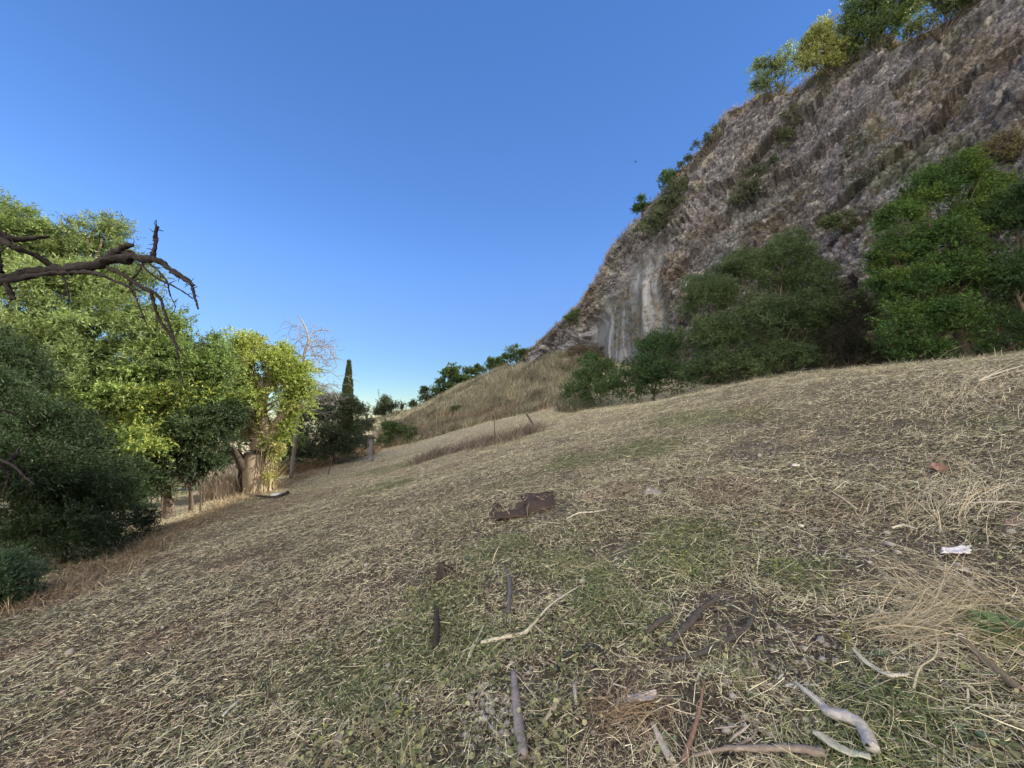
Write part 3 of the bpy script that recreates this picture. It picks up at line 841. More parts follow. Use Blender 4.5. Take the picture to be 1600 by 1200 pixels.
def ivy_on_trunk():
    rng = np.random.default_rng(99)
    e = [o for o in bpy.data.objects if o.get('category') == 'tree' and 'ivy' in o.get('label', '')][0]
    bl = []
    for px, py, rx, ry in ((418, 752, 6, 18), (424, 728, 5, 16), (428, 704, 10, 12), (412, 764, 8, 8), (385, 690, 10, 14)):
        s_ = 14.7 / F; bl.append((at(px, py, 14.75), rx * s_, .3, ry * s_))
    (V, Fq, C), P = foliage(bl, 480, 9, .06, .03, (.26, .26, .10), (.40, .36, .17), 98, droop=.5, sprl=.22, hollow=.3, gap=.2, upb=0)
    mesh_np('ivy', V, Fq, M_LEAF, e, C)
    g = Geo()
    for k in range(190):
        f_ = rng.random(); c = at(416, 688, 15.0) * (1 - f_) + f_ * at(*[(385, 552, 15.2), (420, 585, 15), (360, 610, 14.6), (452, 600, 15.2), (400, 635, 14.8), (465, 630, 15.3)][k % 6]); d = unit(rng, 1)[0]; d[2] = d[2] * .6 + .15
        L = rng.uniform(.25, .8)
        tube(g, [c, c + d * L * .5 + rng.normal(0, .06, 3), c + d * L + rng.normal(0, .1, 3)], [.010, .007, .003], 4, 0, (.33, .27, .21), caps=False, sub=2)
    g.build('dead_twigs', M_WOOD, e)
    g = Geo(); b1 = at(403, 768, 14.8); b1[2] = hz(b1[0], b1[1]); tp = at(416, 688, 15.0)
    for k in range(34):
        a0 = rng.uniform(0, 6.28); pts = []
        for f in np.linspace(0, 1, 9):
            c = b1 * (1 - f) + tp * f; r_ = (.56 - .18 * min(f * 2.5, 1) - .04 * f) * rng.uniform(.97, 1.05); a_ = a0 + .5 * math.sin(f * 3 + k) * .5
            pts.append(c + np.array([math.cos(a_) * r_, math.sin(a_) * r_, rng.normal(0, .03)]))
        r0 = rng.uniform(.012, .045); tn = rng.uniform(.6, 1.15)
        tube(g, pts, np.linspace(r0, r0 * .5, 9), 6, .3, (.36 * tn, .29 * tn, .20 * tn), sub=2, seed=k)
    g.build('ivy_stems', M_WOOD, e)
ivy_on_trunk()
b0_ = at(388, 776, 14.6); b0_[2] = hz(b0_[0], b0_[1])  # shade on the trunk's left side, put into a separate dark tube
e_ = empty('stump_shape', b0_, 'near-black tube standing in for the shaded left side of the ivy-grown trunk', 'stump')
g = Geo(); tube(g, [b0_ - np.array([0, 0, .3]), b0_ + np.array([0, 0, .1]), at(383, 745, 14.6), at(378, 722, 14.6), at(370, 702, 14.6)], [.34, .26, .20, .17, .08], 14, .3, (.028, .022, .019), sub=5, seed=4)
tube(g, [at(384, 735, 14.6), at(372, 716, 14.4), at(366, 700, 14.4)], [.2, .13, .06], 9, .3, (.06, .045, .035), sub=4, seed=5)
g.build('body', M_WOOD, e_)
plant('bush', 'dark bush closing the view behind the ivy-grown trunk', 'bush', GR_H,
      [(440, 700, 30, 26, 20), (415, 720, 26, 22, 20), (380, 700, 30, 30, 20), (455, 660, 22, 26, 21), (350, 720, 26, 24, 19)], (420, 748, 20), 3000, 10, .10, .035, (.05, .075, .035), (.09, .12, .05), 28, r0=.06, sprl=.3, hollow=.1, gap=.1)
plant('bush', 'dark shaded thicket behind the broadleaf tree', 'bush', GR_H,
      [(180, 720, 60, 50, 17), (260, 690, 60, 40, 17.5), (320, 670, 40, 40, 17.5), (120, 700, 60, 70, 16), (330, 730, 26, 18, 17.5), (60, 700, 60, 70, 15)], (200, 790, 17), 5500, 10, .12, .045, (.03, .05, .022), (.055, .08, .035), 29, r0=.08, sprl=.35, hollow=.1, gap=.1)

# cypress
def cypress():
    rng = np.random.default_rng(41)
    base = at(540, 700, 34); base[2] = hz(base[0], base[1])
    top = at(541, 566, 34)
    e = empty('cypress_tree', base, 'slim dark cypress standing alone above the grey-green bush', 'tree')
    n = 5200
    t = rng.random(n) ** .8
    Hh = top[2] - base[2]
    rad = .38 * np.minimum(1, (1 - t) * 3.2 + .05) * (.75 + .25 * np.sin(np.pi * np.minimum(t * 1.2, 1)))
    a = rng.uniform(0, 2 * np.pi, n)
    rad = rad * (1 + .35 * fbm(np.stack([np.cos(a) * 1.2, np.sin(a) * 1.2, t * 9], 1), 3, 43))
    r_ = rad * rng.uniform(.5, 1.1, n) ** .5
    P = np.stack([base[0] + np.cos(a) * r_, base[1] + np.sin(a) * r_, base[2] + .35 + t * (Hh - .35)], 1)
    k = 5
    i = np.repeat(np.arange(n), k)
    D = np.stack([np.cos(a[i]) * .35, np.sin(a[i]) * .35, np.ones(n * k)], 1) + unit(rng, n * k) * .35
    D /= np.linalg.norm(D, axis=1)[:, None]
    c = pick([(.045, .07, .035), (.06, .085, .04), (.08, .10, .045)], n, rng)[i]
    V, Fq, C = leaf_quads(P[i] + unit(rng, n * k) * .07, D, unit(rng, n * k), rng.uniform(.12, .3, n * k), rng.uniform(.03, .06, n * k), c)
    mesh_np('crown', V, Fq, M_LEAF, e, C)
    g = Geo(); tube(g, [base - np.array([0, 0, .3]), base + np.array([0, 0, Hh * .5]), base + np.array([0, 0, Hh * .93])], [.14, .08, .02], 7, .1, (.15, .12, .09), sub=3)
    g.build('trunk', M_WOOD, e)
cypress()

# ------------------------------------------------------------------ trees and bushes beyond the field
GR_S = 'small trees on the skyline left of the cliff'
sk = dict(sprl=.45, droop=.2, hollow=.2, gap=.35, lump=.5, ground_clip=True)
plant('small_tree', 'fuller left one of the two dark round trees on the skyline of the grassy mound', 'tree', GR_S,
      [(705, 585, 16, 15, 50), (697, 603, 16, 12, 50), (715, 600, 16, 16, 50), (690, 616, 10, 8, 50), (708, 575, 9, 8, 50)], (706, 632, 50), 1500, 10, .26, .11, (.05, .085, .035), (.08, .12, .045), 51, r0=.14, **sk)
plant('small_tree', 'right one of the two dark round trees on the skyline of the grassy mound', 'tree', GR_S,
      [(737, 588, 15, 13, 52), (748, 582, 9, 10, 52), (730, 600, 14, 12, 52), (742, 602, 12, 8, 52)], (738, 615, 52), 1300, 10, .26, .11, (.055, .09, .04), (.09, .125, .055), 52, r0=.14, **sk)
plant('small_tree', 'small flat-topped green tree leaning by the foot of the cliff ridge', 'tree', GR_S,
      [(803, 550, 14, 8, 54), (812, 558, 12, 8, 54), (795, 560, 11, 9, 54), (824, 556, 8, 10, 54)], (805, 578, 54), 900, 10, .24, .11, (.07, .12, .04), (.11, .16, .06), 53, r0=.11, **sk)
plant('small_tree', 'low round green bush-like tree just left of the flat-topped tree', 'tree', GR_S,
      [(773, 567, 13, 8, 53), (780, 573, 13, 8, 53), (766, 575, 8, 6, 53)], (775, 585, 53), 800, 10, .24, .11, (.055, .095, .035), (.09, .13, .05), 54, r0=.09, **sk)
plant('small_tree', 'thin airy tree lower left of the dark round pair on the skyline', 'tree', GR_S,
      [(668, 615, 10, 12, 50), (660, 628, 14, 8, 50), (678, 625, 9, 10, 50), (648, 634, 10, 6, 50)], (668, 642, 50), 700, 9, .24, .09, (.07, .10, .06), (.11, .14, .08), 55, r0=.09, **sk)
plant('spiky_shrub', 'dark spiky shrub with upright shoots at the far end of the field', 'bush', None,
      [(603, 640, 12, 12, 38), (596, 632, 5, 14, 38), (612, 645, 14, 9, 38), (625, 642, 8, 7, 39), (590, 652, 12, 9, 38)], (604, 668, 38), 1100, 9, .22, .05, (.05, .07, .045), (.08, .10, .06), 56, r0=.07, sprl=.6, droop=-.3, hollow=.2, gap=.3, upb=1.2)
plant('bush', 'fresh green bush with brown weeds below the spiky shrub', 'bush', None,
      [(628, 678, 20, 14, 33), (612, 672, 14, 13, 33), (640, 688, 14, 10, 33), (600, 690, 12, 10, 33)], (622, 705, 33), 1900, 10, .13, .045, (.08, .125, .05), (.12, .165, .07), 57, r0=.05, sprl=.3, droop=.1, hollow=.2, gap=.2)
plant('bush', 'low grey-green scrub where the mound meets the foot of the cliff', 'bush', None,
      [(868, 600, 16, 10, 36), (885, 585, 14, 12, 37), (855, 615, 16, 8, 35), (880, 615, 14, 10, 34)], (872, 622, 35), 900, 9, .13, .05, (.10, .12, .07), (.15, .16, .10), 59, r0=.03, sprl=.3, gap=.3)
plant('bush', 'faint olive scrub low on the mound above the thin fence rod', 'bush', None,
      [(790, 640, 14, 6, 36), (770, 646, 12, 5, 36), (805, 634, 10, 6, 36)], (788, 648, 36), 500, 9, .12, .045, (.11, .125, .07), (.16, .165, .10), 60, r0=.03, sprl=.3, gap=.3)
plant('bush', 'tiny green bush on the dry grassy mound', 'bush', None,
      [(718, 642, 11, 7, 38), (726, 648, 9, 6, 38)], (720, 652, 38), 420, 9, .13, .05, (.09, .12, .06), (.13, .16, .08), 58, r0=.03, sprl=.25, gap=.2)

# ------------------------------------------------------------------ bushes between the crest of the field and the cliff
GR_C = 'trees and bushes along the foot of the cliff'
plant('bush', 'leftmost and lowest green bush at the foot of the cliff', 'bush', GR_C,
      [(915, 600, 26, 26, 27), (940, 590, 28, 28, 27.5), (900, 618, 22, 18, 26.5), (950, 615, 30, 24, 26), (925, 572, 20, 16, 28)], (928, 645, 27), 4200, 10, .12, .05, (.065, .115, .045), (.10, .155, .065), 61, r0=.07, flat=.95, upb=.6, sprl=.35, droop=.2, hollow=.3, gap=.2, lump=.4)
plant('bush', 'narrow upright green bush beside the grey streaked rock', 'bush', GR_C,
      [(1020, 560, 32, 36, 24), (1045, 545, 22, 24, 24.5), (1000, 590, 32, 30, 23.5), (1035, 595, 34, 26, 23), (985, 612, 20, 20, 23.5), (1062, 600, 20, 24, 22.5)], (1020, 630, 23.8), 5200, 10, .11, .045, (.05, .105, .045), (.085, .145, .06), 62, r0=.08, flat=.95, upb=.6, sprl=.35, droop=.2, hollow=.3, gap=.2, lump=.4)
plant('large_bush', 'broad domed grey-green bush in the middle of the row below the cliff', 'bush', GR_C,
      [(1110, 480, 44, 48, 19.5), (1165, 440, 48, 44, 19.8), (1225, 420, 46, 48, 19.8), (1265, 455, 42, 48, 19.2), (1120, 550, 50, 50, 18.5), (1180, 520, 55, 55, 18.5), (1240, 510, 52, 50, 18.3), (1100, 590, 36, 30, 18.3), (1160, 580, 44, 32, 17.8), (1225, 570, 44, 34, 17.6), (1285, 510, 34, 50, 18.6), (1240, 385, 26, 22, 20)],
      (1235, 605, 18.6), 26000, 11, .095, .032, (.062, .10, .048), (.115, .16, .075), 63, r0=.13, flat=.8, upb=.5, persp=34, bough=.23, loose=.10, sprl=.34, droop=.25, hollow=.2, gap=.1, lump=.4, twigs=3)
plant('bare_bush', 'dark twiggy half-bare bush in the gap between the domed bush and the big tree', 'bush', GR_C,
      [(1310, 530, 36, 40, 17.5), (1340, 500, 30, 40, 17.8), (1345, 560, 36, 24, 17), (1290, 575, 30, 20, 17)], (1325, 600, 17.3), 4200, 9, .07, .026, (.035, .04, .03), (.06, .065, .042), 64, r0=.06, sprl=.3, hollow=.2, gap=.3, twigs=16, wcol=(.10, .08, .075))
plant('large_tree', 'tall fresh green spreading tree at the foot of the cliff on the right', 'tree', GR_C,
      [(1450, 320, 42, 38, 14.5), (1500, 285, 46, 36, 14.8), (1410, 350, 34, 34, 14.3), (1400, 410, 40, 40, 14), (1465, 390, 52, 46, 13.8), (1530, 350, 50, 46, 14.2), (1385, 460, 34, 30, 13.8), (1440, 460, 50, 42, 13.4), (1510, 440, 55, 50, 13.5), (1420, 520, 46, 36, 13.2), (1490, 510, 50, 40, 13), (1440, 555, 46, 22, 13), (1550, 300, 30, 24, 14.8)],
      (1515, 575, 13.8), 17500, 12, .085, .034, (.046, .10, .030), (.10, .175, .046), 65, r0=.17, flat=.8, upb=.5, persp=34, bough=.23, loose=.10, sprl=.38, droop=.3, hollow=.45, gap=.3, gapf=1.6, lump=.5, c3=(.13, .19, .045))
plant('large_tree', 'dark green tree cut by the right edge of the photograph', 'tree', GR_C,
      [(1590, 360, 40, 46, 13), (1640, 330, 60, 60, 12.5), (1580, 440, 34, 44, 12.6), (1640, 440, 60, 60, 12), (1580, 520, 36, 36, 12.2), (1640, 530, 60, 40, 11.8), (1560, 550, 26, 20, 12.3)],
      (1625, 575, 12.6), 7500, 12, .075, .028, (.034, .072, .030), (.062, .115, .040), 66, r0=.15, flat=.8, upb=.5, persp=34, bough=.23, loose=.10, sprl=.34, droop=.3, hollow=.35, gap=.25, lump=.4)

# ------------------------------------------------------------------ shrubs growing on the rim and on the face of the cliff
GR_R = 'shrubs growing on the cliff'
def rim_shrub(name, label, blobs, root, nspr, c1, c2, seed, leaf=(.15, .06), off=0.0, cat='bush', **kw):
    rp = cliff_at(*root)
    Y = rp[1] + off
    s_ = Y / F
    bl = []
    rng = np.random.default_rng(seed)
    for q in blobs:
        c = at(q[0], q[1], Y + (q[4] if len(q) > 4 else 0)); bl.append((c, q[2] * s_, (q[2] + q[3]) * .4 * s_, q[3] * s_))
    e = empty(name, rp, label, cat, GR_R)
    a = dict(sprl=.4, droop=.15, hollow=.2, gap=.3, lump=.5, ground_clip=False); a.update(kw)
    (V, Fq, C), P = foliage(bl, nspr, 9, leaf[0], leaf[1], c1, c2, seed, **a)
    mesh_np('foliage', V, Fq, M_LEAF, e, C)
    g = Geo()
    for c, rx, ry, rz in bl:
        for k in range(3):
            u = unit(rng, 1)[0]; u[2] = abs(u[2])
            en = c + u * np.array([rx, ry, rz]) * .8
            tube(g, [rp - np.array([-.1, -.1, .15]), (rp + c) / 2 + rng.normal(0, .12, 3), en], [.045, .028, .01], 5, .15, (.075, .062, .052), sub=3, seed=seed + k)
    g.build('stem', M_WOOD, e)
rim_shrub('shrub', 'pale green twiggy shrub on the cliff rim, left of the yellow sunlit one', [(1200, 108, 24, 18), (1235, 95, 20, 18), (1190, 135, 18, 18), (1222, 128, 22, 14), (1250, 105, 14, 20)], (1215, 160), 2100, (.13, .17, .09), (.20, .25, .13), 71, gap=.5, cat='bush')
rim_shrub('shrub', 'yellow sunlit shrub on the cliff rim between pale and dark green ones', [(1300, 50, 28, 24), (1275, 75, 24, 22), (1315, 80, 24, 20), (1262, 98, 14, 14), (1295, 100, 26, 12)], (1300, 110), 3600, (.20, .22, .08), (.32, .34, .14), 72)
rim_shrub('shrub', 'dark green dense bush on the rim at the top edge of the photograph', [(1355, 25, 32, 34), (1390, 15, 34, 34), (1350, 60, 28, 22), (1385, 50, 30, 24), (1420, 30, 28, 26)], (1375, 80), 4200, (.06, .10, .04), (.11, .16, .06), 73)
rim_shrub('shrub', 'grey-green open bush on the rim to the right of the dark dense one', [(1455, 15, 28, 26), (1490, 5, 28, 22), (1520, -10, 26, 24), (1440, 45, 22, 12)], (1465, 58), 2600, (.09, .12, .06), (.14, .17, .09), 74, gap=.45)
rim_shrub('shrub', 'small dark green round bush on the rim above the grey slope shrubs', [(1050, 278, 16, 12), (1042, 290, 14, 10), (1060, 290, 12, 10)], (1052, 300), 900, (.04, .08, .03), (.07, .12, .04), 75)
rim_shrub('shrub', 'lower one of the two small dark bushes on the left rim of the cliff', [(1005, 318, 13, 11), (1000, 328, 10, 8), (1016, 322, 9, 8)], (1006, 338), 650, (.045, .085, .035), (.075, .12, .05), 76)
rim_shrub('shrub', 'grey-green shrub draped down the rock below the small dark round bush', [(1062, 300, 14, 18), (1048, 318, 16, 18), (1032, 340, 16, 16), (1018, 355, 14, 16), (1000, 365, 9, 14)], (1040, 345), 2400, (.10, .125, .085), (.15, .17, .11), 77, hollow=.1, off=-.3)
rim_shrub('shrub', 'wispy upright shrub against the sky halfway up the left rim', [(1115, 208, 13, 9), (1100, 222, 10, 10), (1088, 232, 8, 9), (1122, 204, 8, 5)], (1106, 238), 420, (.08, .11, .07), (.12, .14, .09), 78, gap=.5)
rim_shrub('shrub', 'thin wisp of a shrub just above the small dark round bush', [(1075, 254, 8, 9), (1068, 262, 6, 7)], (1074, 268), 200, (.08, .11, .07), (.12, .14, .09), 79, gap=.5)
rim_shrub('shrub', 'small green shrub low on the left rim above the streaked rock', [(896, 496, 8, 6), (888, 500, 6, 5), (903, 490, 5, 5)], (894, 506), 330, (.07, .11, .04), (.11, .15, .06), 80)
rim_shrub('shrub', 'dark grey-green shrub clinging in a groove of the upper cliff face', [(1238, 190, 12, 20), (1225, 215, 12, 16), (1250, 178, 8, 12)], (1232, 205), 900, (.07, .09, .055), (.11, .12, .08), 81, hollow=.1, off=-.25)
rim_shrub('shrub', 'bluish shrub clinging to the middle of the cliff face under the yellow rock stain', [(1185, 275, 16, 18), (1170, 300, 18, 14), (1205, 262, 8, 14), (1155, 312, 12, 8)], (1180, 290), 1100, (.085, .10, .08), (.12, .13, .10), 82, hollow=.1, off=-.25)
rim_shrub('shrub', 'dry brown bramble on the rock above the leftmost green bush', [(912, 548, 18, 10), (930, 555, 18, 9), (898, 556, 10, 8), (944, 562, 12, 8)], (920, 558), 1300, (.13, .105, .08), (.17, .14, .105), 83, hollow=.1, off=-.2)
rim_shrub('shrub', 'tawny dry brush on the rock above the big green tree', [(1560, 225, 30, 16), (1590, 245, 26, 18), (1535, 240, 22, 10)], (1570, 240), 1000, (.15, .13, .075), (.20, .17, .10), 84, hollow=.1, off=-.2, leaf=(.12, .03))
rim_shrub('shrub', 'green patch of scrub on the rock between the domed bush and the big tree', [(1320, 345, 20, 12), (1345, 360, 18, 12), (1300, 352, 14, 8)], (1325, 355), 1000, (.09, .12, .06), (.13, .15, .08), 85, hollow=.1, off=-.2)

# ------------------------------------------------------------------ bare trees
def grow(g, rng, p, d, L, r, depth, col, spread=.5, grav=0.0, wig=.22, kids=(2, 4), seg=5, minr=.0045, shrink=.66):
    n = 5
    pts = [np.array(p, float)]; dd = np.array(d, float)
    for i in range(n):
        dd = dd + rng.normal(0, wig, 3); dd[2] -= grav; dd /= np.linalg.norm(dd)
        pts.append(pts[-1] + dd * L / n)
    rad = np.linspace(r, max(r * .5, minr * .7), n + 1)
    tube(g, pts, rad, seg if r > .02 else 4, .18 if r > .012 else 0, col, sub=2 if r > .02 else 1, seed=int(rng.integers(1e6)), caps=False)
    if depth == 0: return
    for k in range(int(rng.integers(kids[0], kids[1] + 1))):
        i = int(rng.integers(2, n + 1))
        q = pts[i]; t = pts[i] - pts[i - 1]; t /= np.linalg.norm(t)
        nd = t + rng.normal(0, spread, 3); nd /= np.linalg.norm(nd)
        grow(g, rng, q, nd, L * shrink * rng.uniform(.7, 1.2), max(rad[i] * .68, minr), depth - 1, col, spread, grav, wig, kids, seg, minr, shrink)

def bare_tree_far():
    rng = np.random.default_rng(97)
    root = at(455, 745, 18.5); root[2] = hz(root[0], root[1])
    e = empty('bare_tree', root, 'leafless grey tree with curling twigs rising behind the yellow-green crown', 'tree')
    g = Geo(); col = (.23, .215, .21); Y = 18.5
    P = lambda x_, y_, dy=0: at(x_, y_, Y + dy)
    tube(g, [root, P(462, 680), P(470, 620), P(473, 575)], [.10, .085, .075, .065], 8, .15, col, sub=4)
    main = [P(473, 575), P(476, 550), P(482, 530), P(476, 510), P(470, 498), P(464, 494)]
    tube(g, main, [.07, .06, .05, .04, .03, .02], 6, .1, col, sub=3)
    sub = [([P(481, 540), P(490, 520, .3), P(503, 515, .5), P(508, 522, .6)], .03), ([P(478, 550), P(495, 540, .2), P(515, 545, -.2), P(524, 560, -.4)], .035),
           ([P(476, 520), P(468, 510, -.2), P(458, 508, -.3)], .02), ([P(475, 560), P(460, 550, -.2), P(445, 548, -.2), P(428, 551, -.4)], .035),
           ([P(474, 580), P(492, 576, .3), P(515, 580, .4), P(533, 594, .5)], .035), ([P(476, 545), P(466, 532, .3), P(455, 530, .4)], .02),
           ([P(473, 600), P(490, 595, .4), P(505, 600, .5), P(520, 612, .5)], .03), ([P(470, 640), P(490, 632, -.3), P(508, 632, -.5), P(528, 626, -.6)], .04), ([P(470, 640), P(488, 640, .1), P(505, 646, .2)], .03),
           ([P(471, 610), P(485, 612), P(500, 625), P(512, 618)], .03), ([P(479, 535), P(492, 550, -.3), P(500, 568, -.4)], .025), ([P(470, 565), P(458, 560), P(440, 556)], .02), ([P(480, 540), P(496, 530, .5), P(512, 540, .8), P(520, 556, .9)], .03), ([P(474, 590), P(495, 600, -.4), P(518, 606, -.6), P(530, 622, -.7)], .03), ([P(472, 620), P(492, 612, .6), P(512, 600, .9), P(528, 602, 1.)], .03), ([P(478, 556), P(500, 556, .6), P(516, 572, .9)], .025)]
    for pts, r in sub:
        tube(g, pts, np.linspace(r, r * .35, len(pts)), 5, .1, col, sub=4, caps=False)
        for q in range(13):
            i = int(rng.integers(1, len(pts))); a_ = pts[i - 1]; b_ = pts[i]; s_ = a_ + (b_ - a_) * rng.random()
            d = (b_ - a_) / np.linalg.norm(b_ - a_) + rng.normal(0, .6, 3); d[2] += .1
            grow(g, rng, s_, d / np.linalg.norm(d), rng.uniform(.35, .8), r * .4, 1, col, .7, .08, .3, (1, 3), 4, .009)
    g.build('branches', M_WOOD, e)
bare_tree_far()

def dead_near_tree():
    rng = np.random.default_rng(7)
    Y = 3.6; col = (.036, .031, .030)
    root = np.array([-6.1, 3.2, 0]); root[2] = hz(root[0], root[1])
    e = empty('dead_tree', root, 'dead dark tree whose broken bare branch reaches in from the left edge', 'tree')
    P = lambda x_, y_, dy=0: at(x_, y_, Y + dy)
    g = Geo()
    tube(g, [root - np.array([0, 0, .3]), root + np.array([0, 0, .1]), root + np.array([.05, .1, 1.0]), P(-190, 470, -.2), P(-160, 380, -.2), P(-180, 250, -.2)], [.22, .17, .14, .12, .10, .05], 14, .5, col, sub=9)
    for q_ in ((-175, 300, -60), (-190, 560, -50), (-185, 400, -90)):
        a_ = P(q_[0], q_[1], -.2); tube(g, [a_, a_ + np.array([q_[2] * .003, .12, .12]), a_ + np.array([q_[2] * .006, .2, .34]), a_ + np.array([q_[2] * .008, .35, .5])], [.05, .035, .022, .008], 7, .4, col, sub=4)
    g.build('trunk', M_WOOD, e)
    s_ = Y / F
    def br(pts, radpx, name='branch', rough=.6, seg=10, sub=10):
        g = Geo()
        tube(g, [P(*q) for q in pts], [r * s_ * .86 for r in radpx], seg, rough, col, sub=sub, seed=int(rng.integers(1e6)))
        for k in range(9):
            i = int(rng.integers(1, len(pts))); f = rng.random()
            a_ = P(*pts[i - 1]); b_ = P(*pts[i]); q = a_ * (1 - f) + b_ * f; d = rng.normal(0, 1, 3); d[1] *= .5; d /= np.linalg.norm(d)
            tube(g, [q, q + d * rng.uniform(.02, .055), q + d * .07 + rng.normal(0, .01, 3)], [.006, .004, .002], 4, 0, col, caps=False)
        return g.build(name, M_WOOD, e)
    br([(-160, 455), (-60, 442, .1), (0, 436, .2), (50, 426, .2), (100, 420, .2), (150, 413, .2), (190, 404, .2), (222, 403, .2), (250, 407, .2), (266, 420, .2), (285, 434, .15), (304, 446, .1)], [14, 11, 9.5, 9, 8.5, 8, 8.5, 6.5, 6, 5, 4, 1.5])
    br([(-140, 330), (-60, 350), (-5, 364), (20, 372, .05), (45, 373, .1), (76, 369, .15)], [11, 9, 8, 6, 5, 2.5])
    br([(-150, 370), (-40, 372), (0, 376), (25, 388), (55, 400, .1), (84, 416, .2)], [12, 10, 7, 5, 5, 4])
    br([(238, 402, .2), (243, 385, .2), (243, 368, .2), (246, 354, .2)], [4.5, 3.5, 3.5, 2.8])
    br([(165, 406, .2), (180, 396, .2), (195, 386, .2), (208, 382, .2)], [6, 7, 6, 3], rough=.5)
    br([(190, 397, .2), (203, 392, .2), (212, 398, .2)], [3, 2.5, 1.5], rough=.5)
    br([(265, 424, .15), (280, 430, .15), (292, 436, .15), (298, 442, .15), (302, 455, .12), (310, 483, .1)], [3.5, 3, 3, 2.6, 2.3, 1.2])
    br([(0, 441, .1), (60, 430, .1), (110, 426, .1), (150, 427, .05), (175, 437, 0), (200, 447, 0), (220, 456, 0)], [6, 4.5, 4, 3.5, 2.5, 2.2, 1.5])
    br([(170, 418, .2), (190, 428, .1), (212, 443, .1), (238, 457, .1)], [4, 3.4, 3.2, 3.5])
    br([(236, 457, .1), (241, 475, .1), (248, 498, .1), (262, 518, .1), (270, 530, .1), (280, 546, .1), (292, 560, .1)], [3, 2.6, 2.5, 2.3, 2.2, 1.6, .8])
    br([(240, 457, .1), (250, 466, .1), (258, 490, .1), (267, 515, .1), (272, 530, .1), (278, 555, .1), (286, 600, .1)], [2.8, 2.4, 2.2, 2, 2, 1.3, .7])
    br([(225, 412, .2), (212, 430, .15), (202, 446, .15)], [2.2, 1.8, 1.6])
    br([(222, 414, .2), (232, 425, .15), (248, 436, .15), (265, 444, .15), (285, 455, .15), (302, 467, .15)], [2.2, 1.8, 1.8, 1.7, 1.4, .9])
    br([(228, 408, .2), (246, 422, .2), (261, 440, .2), (265, 458, .2), (274, 478, .2)], [1.8, 1.4, 1.4, 1.1, .7])
    br([(202, 447, 0), (212, 465, 0), (222, 490, 0), (231, 512, 0)], [1.8, 1.5, 1.2, .7])
    br([(10, 445, .1), (16, 455, .1), (20, 468, .1)], [5, 4, 3.5])
    br([(95, 428, .1), (104, 445, .1), (108, 468, .1)], [2.2, 1.6, 1], rough=.1)
    br([(-20, 420, -.1), (2, 392, -.1), (22, 378, -.1)], [1.6, 1.2, .7], rough=.1)
    br([(-10, 380, 0), (-2, 410, 0), (0, 425, 0)], [5, 4, 5])
    # pale dead twigs lower down
    for pts in ([(-80, 700), (-20, 712), (18, 726), (38, 744), (55, 758)], [(-60, 650), (0, 640, .1), (25, 650, .2)], [(-20, 712), (6, 730, .1), (14, 745, .2), (2, 775, .2)], [(10, 722, .1), (24, 712, .2), (28, 700, .3)]):
        br(pts, list(np.linspace(3.2, .9, len(pts))), rough=.1, sub=4)
dead_near_tree()

# ------------------------------------------------------------------ standing dry grass and weeds (uncountable)
def patch2(x, y, seed):
    return sstep(.0, .35, fbm2(x, y, .6, 4, seed + 650)) - .4 * sstep(0, .4, fbm2(x, y, .3, 3, seed + 660))
def tufts(name, label, cat, x, y, per, Lr, wr, pal, spread, seed, z=None, lift=(.7, 1.5), var=.2, curl=.12):
    rng = np.random.default_rng(seed)
    i = np.repeat(np.arange(len(x)), per)
    n = len(i)
    ax = x[i] + rng.normal(0, spread, n); ay = y[i] + rng.normal(0, spread, n)
    patch = fbm2(x, y, .45, 3, seed + 600)
    hgt = (rng.uniform(.5, 1.2, len(x)) * (1 + 1.1 * patch).clip(.3, 1.8))[i]
    c = (pick(pal, len(x), rng, var) * (1 - .55 * patch2(x, y, seed))[:, None])[i] * np.clip(1 + rng.normal(0, .15, n), .5, 1.6)[:, None]
    zz = None if z is None else z[i]
    V, Fq, C = strands(ax, ay, rng.uniform(Lr[0], Lr[1], n) * hgt, rng.uniform(wr[0], wr[1], n), rng.uniform(0, 6.3, n), rng.uniform(lift[0], lift[1], n), c, zz, curl, 2, rng)
    o = mesh_np(name, V, Fq, M_STRAW, cols=C)
    return setp(o, label, cat, kind='stuff')
PAL_TALL = [(.30, .27, .19), (.24, .215, .16), (.19, .20, .125), (.37, .345, .26), (.19, .165, .13), (.15, .17, .10)]
PAL_BROWN = [(.20, .145, .10), (.26, .19, .125), (.15, .11, .08), (.36, .29, .19)]
def quad_fill(pts, n, seed):
    """random ground points inside a quadrilateral given by four (px, py, Y) corners"""
    rng = np.random.default_rng(seed)
    P = np.array([at(*p)[:2] for p in pts]); u, v = rng.random((2, n))
    q = (P[0] * ((1 - u) * (1 - v))[:, None] + P[1] * (u * (1 - v))[:, None] + P[2] * (u * v)[:, None] + P[3] * ((1 - u) * v)[:, None])
    return q[:, 0], q[:, 1]
x, y = quad_fill([(610, 690, 33), (930, 650, 26), (905, 560, 42), (560, 655, 62)], 15000, 1)
x2, y2 = quad_fill([(700, 640, 37), (880, 640, 30), (880, 565, 42), (760, 590, 47)], 9000, 2)
x = np.concatenate([x, x2]); y = np.concatenate([y, y2])
k_ = fbm2(x, y, .35, 3, 401) > -.28; x, y = x[k_], y[k_]
tufts('tall_dry_grass', 'tall uncut dry grass covering the mound between the field and the cliff', 'dry grass', x, y, 9, (.25, .8), (.018, .045), PAL_TALL, .18, 3)
x, y = quad_fill([(590, 700, 33), (860, 650, 28), (860, 625, 33), (560, 672, 45)], 2600, 4)
k_ = fbm2(x, y, .35, 3, 411) > .02; x, y = x[k_], y[k_]
tufts('brown_weeds', 'brown dead weeds along the far edge of the mown field', 'weeds', x, y, 14, (.2, .8), (.012, .03), PAL_BROWN, .2, 5)
